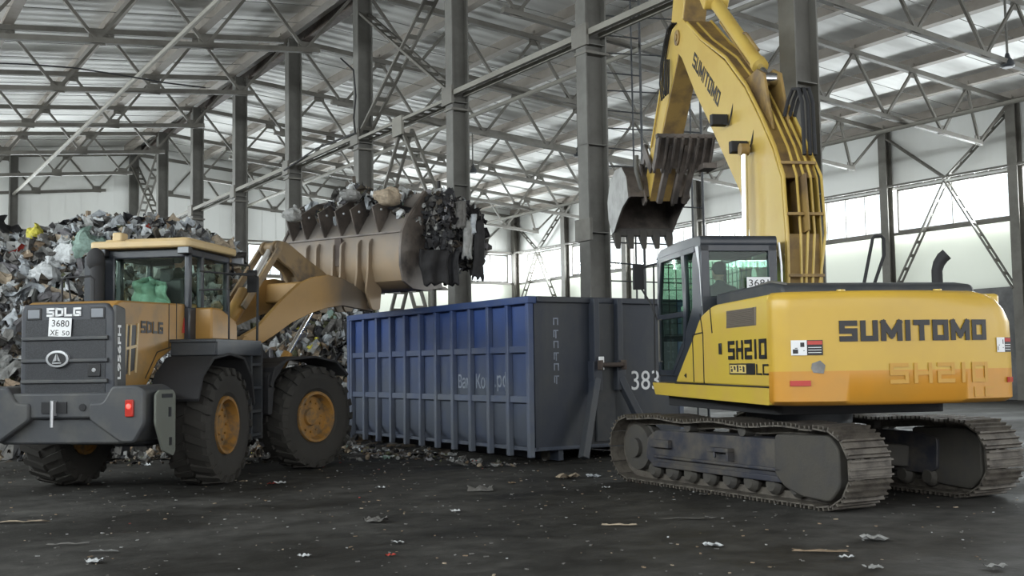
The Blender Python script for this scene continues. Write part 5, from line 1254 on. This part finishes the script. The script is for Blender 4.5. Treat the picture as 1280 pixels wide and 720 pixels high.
# overflow past the right cheek of the bucket
for k in range(1300):
    t=R.random(); x=1.46+.62*R.random()*(1-.15*t); y=2.55+1.15*R.random(); z=4.62-1.0*R.random()+.12*math.sin(y*5)
    z-=max(0,(x-1.7))*.35
    if y<2.75 and z<3.9 and x<1.55: continue
    scrap(m,BW(x,y,z),R.choice((.10,.15,.2,.28)),mi=R.choices((3,4,13,1,6,0,12),(10,13,8,3,5,1.3,2))[0])
o=obj('bucket_load',m,RC,smooth=0,recalc=False); tag(o,'tangled rubbish load heaped in and spilling from the loader bucket','rubbish load',None,'stuff')
def rag(name,px,py,w,hgt,Y,mat,label,cat='rag',rz=.0,taper=.7,fold=3.):
    a=at(px,py,Y); s=Y/1386.75; W_=w*s; H_=hgt*s
    def f(u,v):
        k=1-(1-taper)*v
        return ((u-.5)*W_*k+.05*math.sin(v*5+px)*W_, .09*W_*math.sin(u*fold*PI+v*2)+.05*math.sin(v*9+u*3)*W_, -H_*v*(1-.10*abs(math.sin(u*7+px))))
    m=M(); m.sheet(f,14,16); o=item(name,m,mat,tuple(a),rz,label,cat,smooth=80); so=o.modifiers.new('s','SOLIDIFY'); so.thickness=.05; return o
YR=19.6
rag('hanging_rag',543,312,34,46,YR-.1,RC[4],'black ragged cloth hanging under the right end of the bucket',rz=.2,taper=.9)
rag('hanging_rag',562,314,26,44,YR+.1,RC[3],'dark grey ragged cloth hanging beside the black one under the bucket load',rz=-.1,taper=.8,fold=4)
rag('hanging_rag',597,276,11,78,YR+.25,RC[4],'long narrow black rag hanging at the far right of the bucket load',rz=.3,taper=1.3,fold=2)
rag('film_strip',584,276,15,50,YR+.2,RC[1],'pale grey strip of film hanging between the rags of the bucket load','plastic film',rz=.2,taper=.7)
rag('film_strip',576,252,16,36,YR+.15,RC[13],'grey plastic strip on the upper right of the bucket load','plastic film',rz=-.2)
rag('film_strip',592,268,8,26,YR+.22,RC[2],'light blue plastic strip on the right tip of the bucket load','plastic film',rz=.1)
p=at(485,245,19.4); item('rubbish_bag',bagmesh(.20,(1.25,.8,.8),False),RC[7],(p.x,p.y,p.z-.15),.3,'round beige sack on top of the bucket load','bag',smooth=25)
p=at(438,240,19.9); item('rubbish_bag',bagmesh(.18,(1.3,.9,.6)),RC[1],(p.x,p.y,p.z-.15),.9,'pale grey film bag on the middle top of the bucket load','bag',smooth=25)
p=at(366,264,19.6); item('rubbish_bag',bagmesh(.16,(1.1,.9,.8)),RC[1],(p.x,p.y,p.z-.18),.4,'grey film bag on the left end of the bucket','bag',smooth=25)
# --- litter on the floor
def gnd(px,py):
    a=at(px,py,5.); d=a-Vector((0,0,1.6)); t=-1.6/d.z; return Vector((d.x*t,d.y*t,0))
LIT=[(891,684,.16,0,'white scrap of paper in front of the excavator','paper scrap'),(1058,699,.12,0,'small white curl of plastic low in the photo right of centre','plastic scrap'),
(1093,676,.22,1,'grey crumpled film near the excavator track','plastic scrap'),(742,597,.20,2,'pale blue wrapper at the front idler of the near track','wrapper'),(710,598,.30,7,'tan paper lying between container and near track','paper scrap'),
(860,650,.34,13,'long thin grey strip on the floor before the near track','strip'),(774,658,.2,7,'small tan strip on the open floor left of the track','strip'),(1025,691,.26,5,'thin brown strip low in front of the excavator','strip'),
(470,653,.24,13,'tan flattened paper heap on the open floor, left of centre','paper scrap'),(497,680,.10,0,'small white crumple below the tan flattened paper','paper scrap'),(488,696,.08,10,'tiny red scrap low left of centre','scrap'),
(118,704,.14,0,'white crumple low on the left','paper scrap'),(130,691,.16,1,'thin pale strip low on the left above the white crumple','strip'),(20,654,.42,7,'long pale strip at the left edge of the floor','strip'),(85,682,.22,13,'dull strip on the left floor','strip'),
(350,605,.14,0,'pale scrap on the floor right of the rear wheel','paper scrap'),(340,606,.12,10,'reddish scrap beside the pale one near the rear wheel','scrap'),(475,611,.12,0,'small white piece on the floor below the container left end','paper scrap'),
(484,573,.22,0,'white film at the foot of the container ribs','plastic scrap'),(561,570,.26,1,'grey white film lying by the container ribs, middle','plastic scrap'),(531,560,.14,1,'small upright scrap at a container rib foot','scrap'),
(600,614,.28,13,'flat pale dusty sheet in front of the container','sheet'),(1092,712,.12,1,'small grey scrap at the lower edge, right of centre','scrap'),(1245,711,.14,1,'grey scrap in the lower right corner','scrap'),(757,611,.1,0,'tiny white speck before the near track','scrap'),
(305,603,.1,7,'tan fleck beside the rear wheel of the loader','scrap'),(640,605,.1,5,'brown fleck in front of the container corner','scrap'),(569,640,.09,0,'tiny white fleck in the middle of the floor','scrap'),(380,697,.1,0,'small white fleck low left of centre','scrap'),(880,620,.1,13,'grey fleck beneath the near track side','scrap')]
for px,py,s,mi,lab,cat in LIT:
    p=gnd(px,py); m=M(); long='strip' in cat
    n=6; ph=R.uniform(0,6); a=s*(1.5 if long else 1); b=s*(.16 if long else .7)
    m.sheet(lambda u,v:((u-.5)*a*(1+.2*math.sin(v*7+ph)),(v-.5)*b*(1+.25*math.sin(u*9+ph)),.012+(.02 if long else .22*s)*abs(math.sin(u*6+ph)*math.cos(v*5+ph))),n,n)
    nm={'paper scrap':'paper_scrap','plastic scrap':'plastic_scrap','wrapper':'wrapper','strip':'strip','scrap':'scrap','sheet':'flattened_sheet'}[cat]
    o=item(nm,m,RC[mi],tuple(p),R.uniform(-.4,.4),lab,cat,smooth=60)
m=M()
for k in range(1500):
    y=8.5+ (R.random()**.8)*13; x=R.uniform(-.5*y,.5*y); s=R.uniform(.006,.022)
    m.cur=R.choices((0,1,7,5,13,10),(.5,3,2,5,12,.15))[0]; m.box(x,y,s*.2,s*R.uniform(.6,2.5),s,s*.4,Matrix.Rotation(R.uniform(0,6),3,'Z'))
o=obj('fine_litter',m,RC,smooth=0); tag(o,'fine grit and tiny flecks of litter strewn over the dark floor','litter',None,'stuff')
m=M()
for k in range(420):
    t=R.random(); 
    if t<.55: x=R.uniform(-8,-1.6); y=20+R.uniform(-1.2,1.5)
    else:
        u=R.random(); q=Vector((.2,17.9)).lerp(Vector((-3.4,23.6)),u); x=q.x-R.uniform(.1,.9); y=q.y-R.uniform(0,.5)
    scrap(m,(x,y,R.uniform(.0,.05)),R.uniform(.04,.14),flat=.12)
o=obj('scattered_rubbish',m,RC,smooth=0,recalc=False); tag(o,'scattered small rubbish along the heap foot and the container side','rubbish',None,'stuff')

# ------------------------------------------------------------------ scaffold tower seen behind the raised bucket
SC=root('scaffold_tower',(2.0,24.6,0),.10,'tall thin dark scaffold frame standing behind the thick column and the excavator arm','scaffold')
m=M()
for x in (-.30,.98,2.35):
    m.cyl((x,0,0),(x,0,11.5),.030,None,8); m.cyl((x,.9,0),(x,.9,11.5),.022,None,8)
obj('upright',m,CHAR,SC)
for i in range(26):
    m=M(); z=.4+i*.43; m.cyl((-.3,0,z+.05),(2.35 if i%2 else .98,0,z-.06),.016,None,6); obj('rung',m,CHAR,SC)

# ------------------------------------------------------------------ light and camera
w=bpy.data.worlds.new('World'); bpy.context.scene.world=w; w.use_nodes=True
bg=w.node_tree.nodes['Background']; bg.inputs['Color'].default_value=(.92,.96,1.,1); bg.inputs['Strength'].default_value=1.8
def area(name,c,ax,sx,sy,power,col=(1,.98,.96)):
    l=bpy.data.lights.new(name,'AREA'); l.shape='RECTANGLE'; l.size=sx; l.size_y=sy; l.energy=power; l.color=col
    o=bpy.data.objects.new(name,l); C.objects.link(o); o.location=c; o.rotation_euler=Vector(ax).to_track_quat('-Z','Z').to_euler(); return o
dv=Vector((-st,ct,0)); rv=Vector((ct,st,0))
def warea(name,rho,t,z,ax,sx,sy,power,col):
    l=bpy.data.lights.new(name,'AREA'); l.shape='RECTANGLE'; l.size=sx; l.size_y=sy; l.energy=power; l.color=col
    o=bpy.data.objects.new(name,l); C.objects.link(o); ax=Vector(ax).normalized()
    X=ax.cross(Vector((0,0,1))).normalized(); Yv=X.cross(ax)*-1
    mt=Matrix((X,-Yv*-1 if False else Yv,-ax)).transposed()
    if mt.determinant()<0: mt=Matrix((-X,Yv,-ax)).transposed()
    o.matrix_world=Matrix.Translation(bw(rho,t,z))@mt.to_4x4(); return o
warea('daylight_gate',0,TNEAR-.6,5.1,dv,44,9.8,1900,(1,.985,.96))
warea('daylight_right',SP+.5,24,7.83,-rv,74,1.7,14500,(.95,.98,1))
warea('daylight_left',-SP-.5,24,7.83,rv,74,1.7,14500,(.95,.98,1))
warea('daylight_far',0,TFAR+.6,7.83,-dv,46,1.7,9500,(.95,.98,1))

cam=bpy.data.cameras.new('camera'); co=bpy.data.objects.new('camera',cam); C.objects.link(co)
cam.sensor_width=36; cam.lens=36*1386.75/1280; cam.clip_end=400
pi_,ro=.069444,.015488
# camera basis: looks along +Y, pitched up, rolled so that the horizon rises to the right in the frame
fw_=Vector((0,math.cos(pi_),math.sin(pi_))); up=Vector((0,-math.sin(pi_),math.cos(pi_))); ri=Vector((1,0,0))
# image x = u*cos+v*sin, image y = -u*sin+v*cos (y down)
ex_=ri*math.cos(ro)-up*math.sin(ro); ey_=-(ri*math.sin(ro)) - up*math.cos(ro)
ey_=ri*(-math.sin(ro))-up*math.cos(ro)
mt=Matrix((ex_,-ey_,-fw_)).transposed()
co.matrix_world=Matrix.Translation((0,0,1.6))@mt.to_4x4()
s=bpy.context.scene; s.camera=co
s.view_settings.view_transform='Standard'; s.view_settings.look='None'; s.view_settings.gamma=1; s.view_settings.use_curve_mapping=False; s.view_settings.exposure=0.0
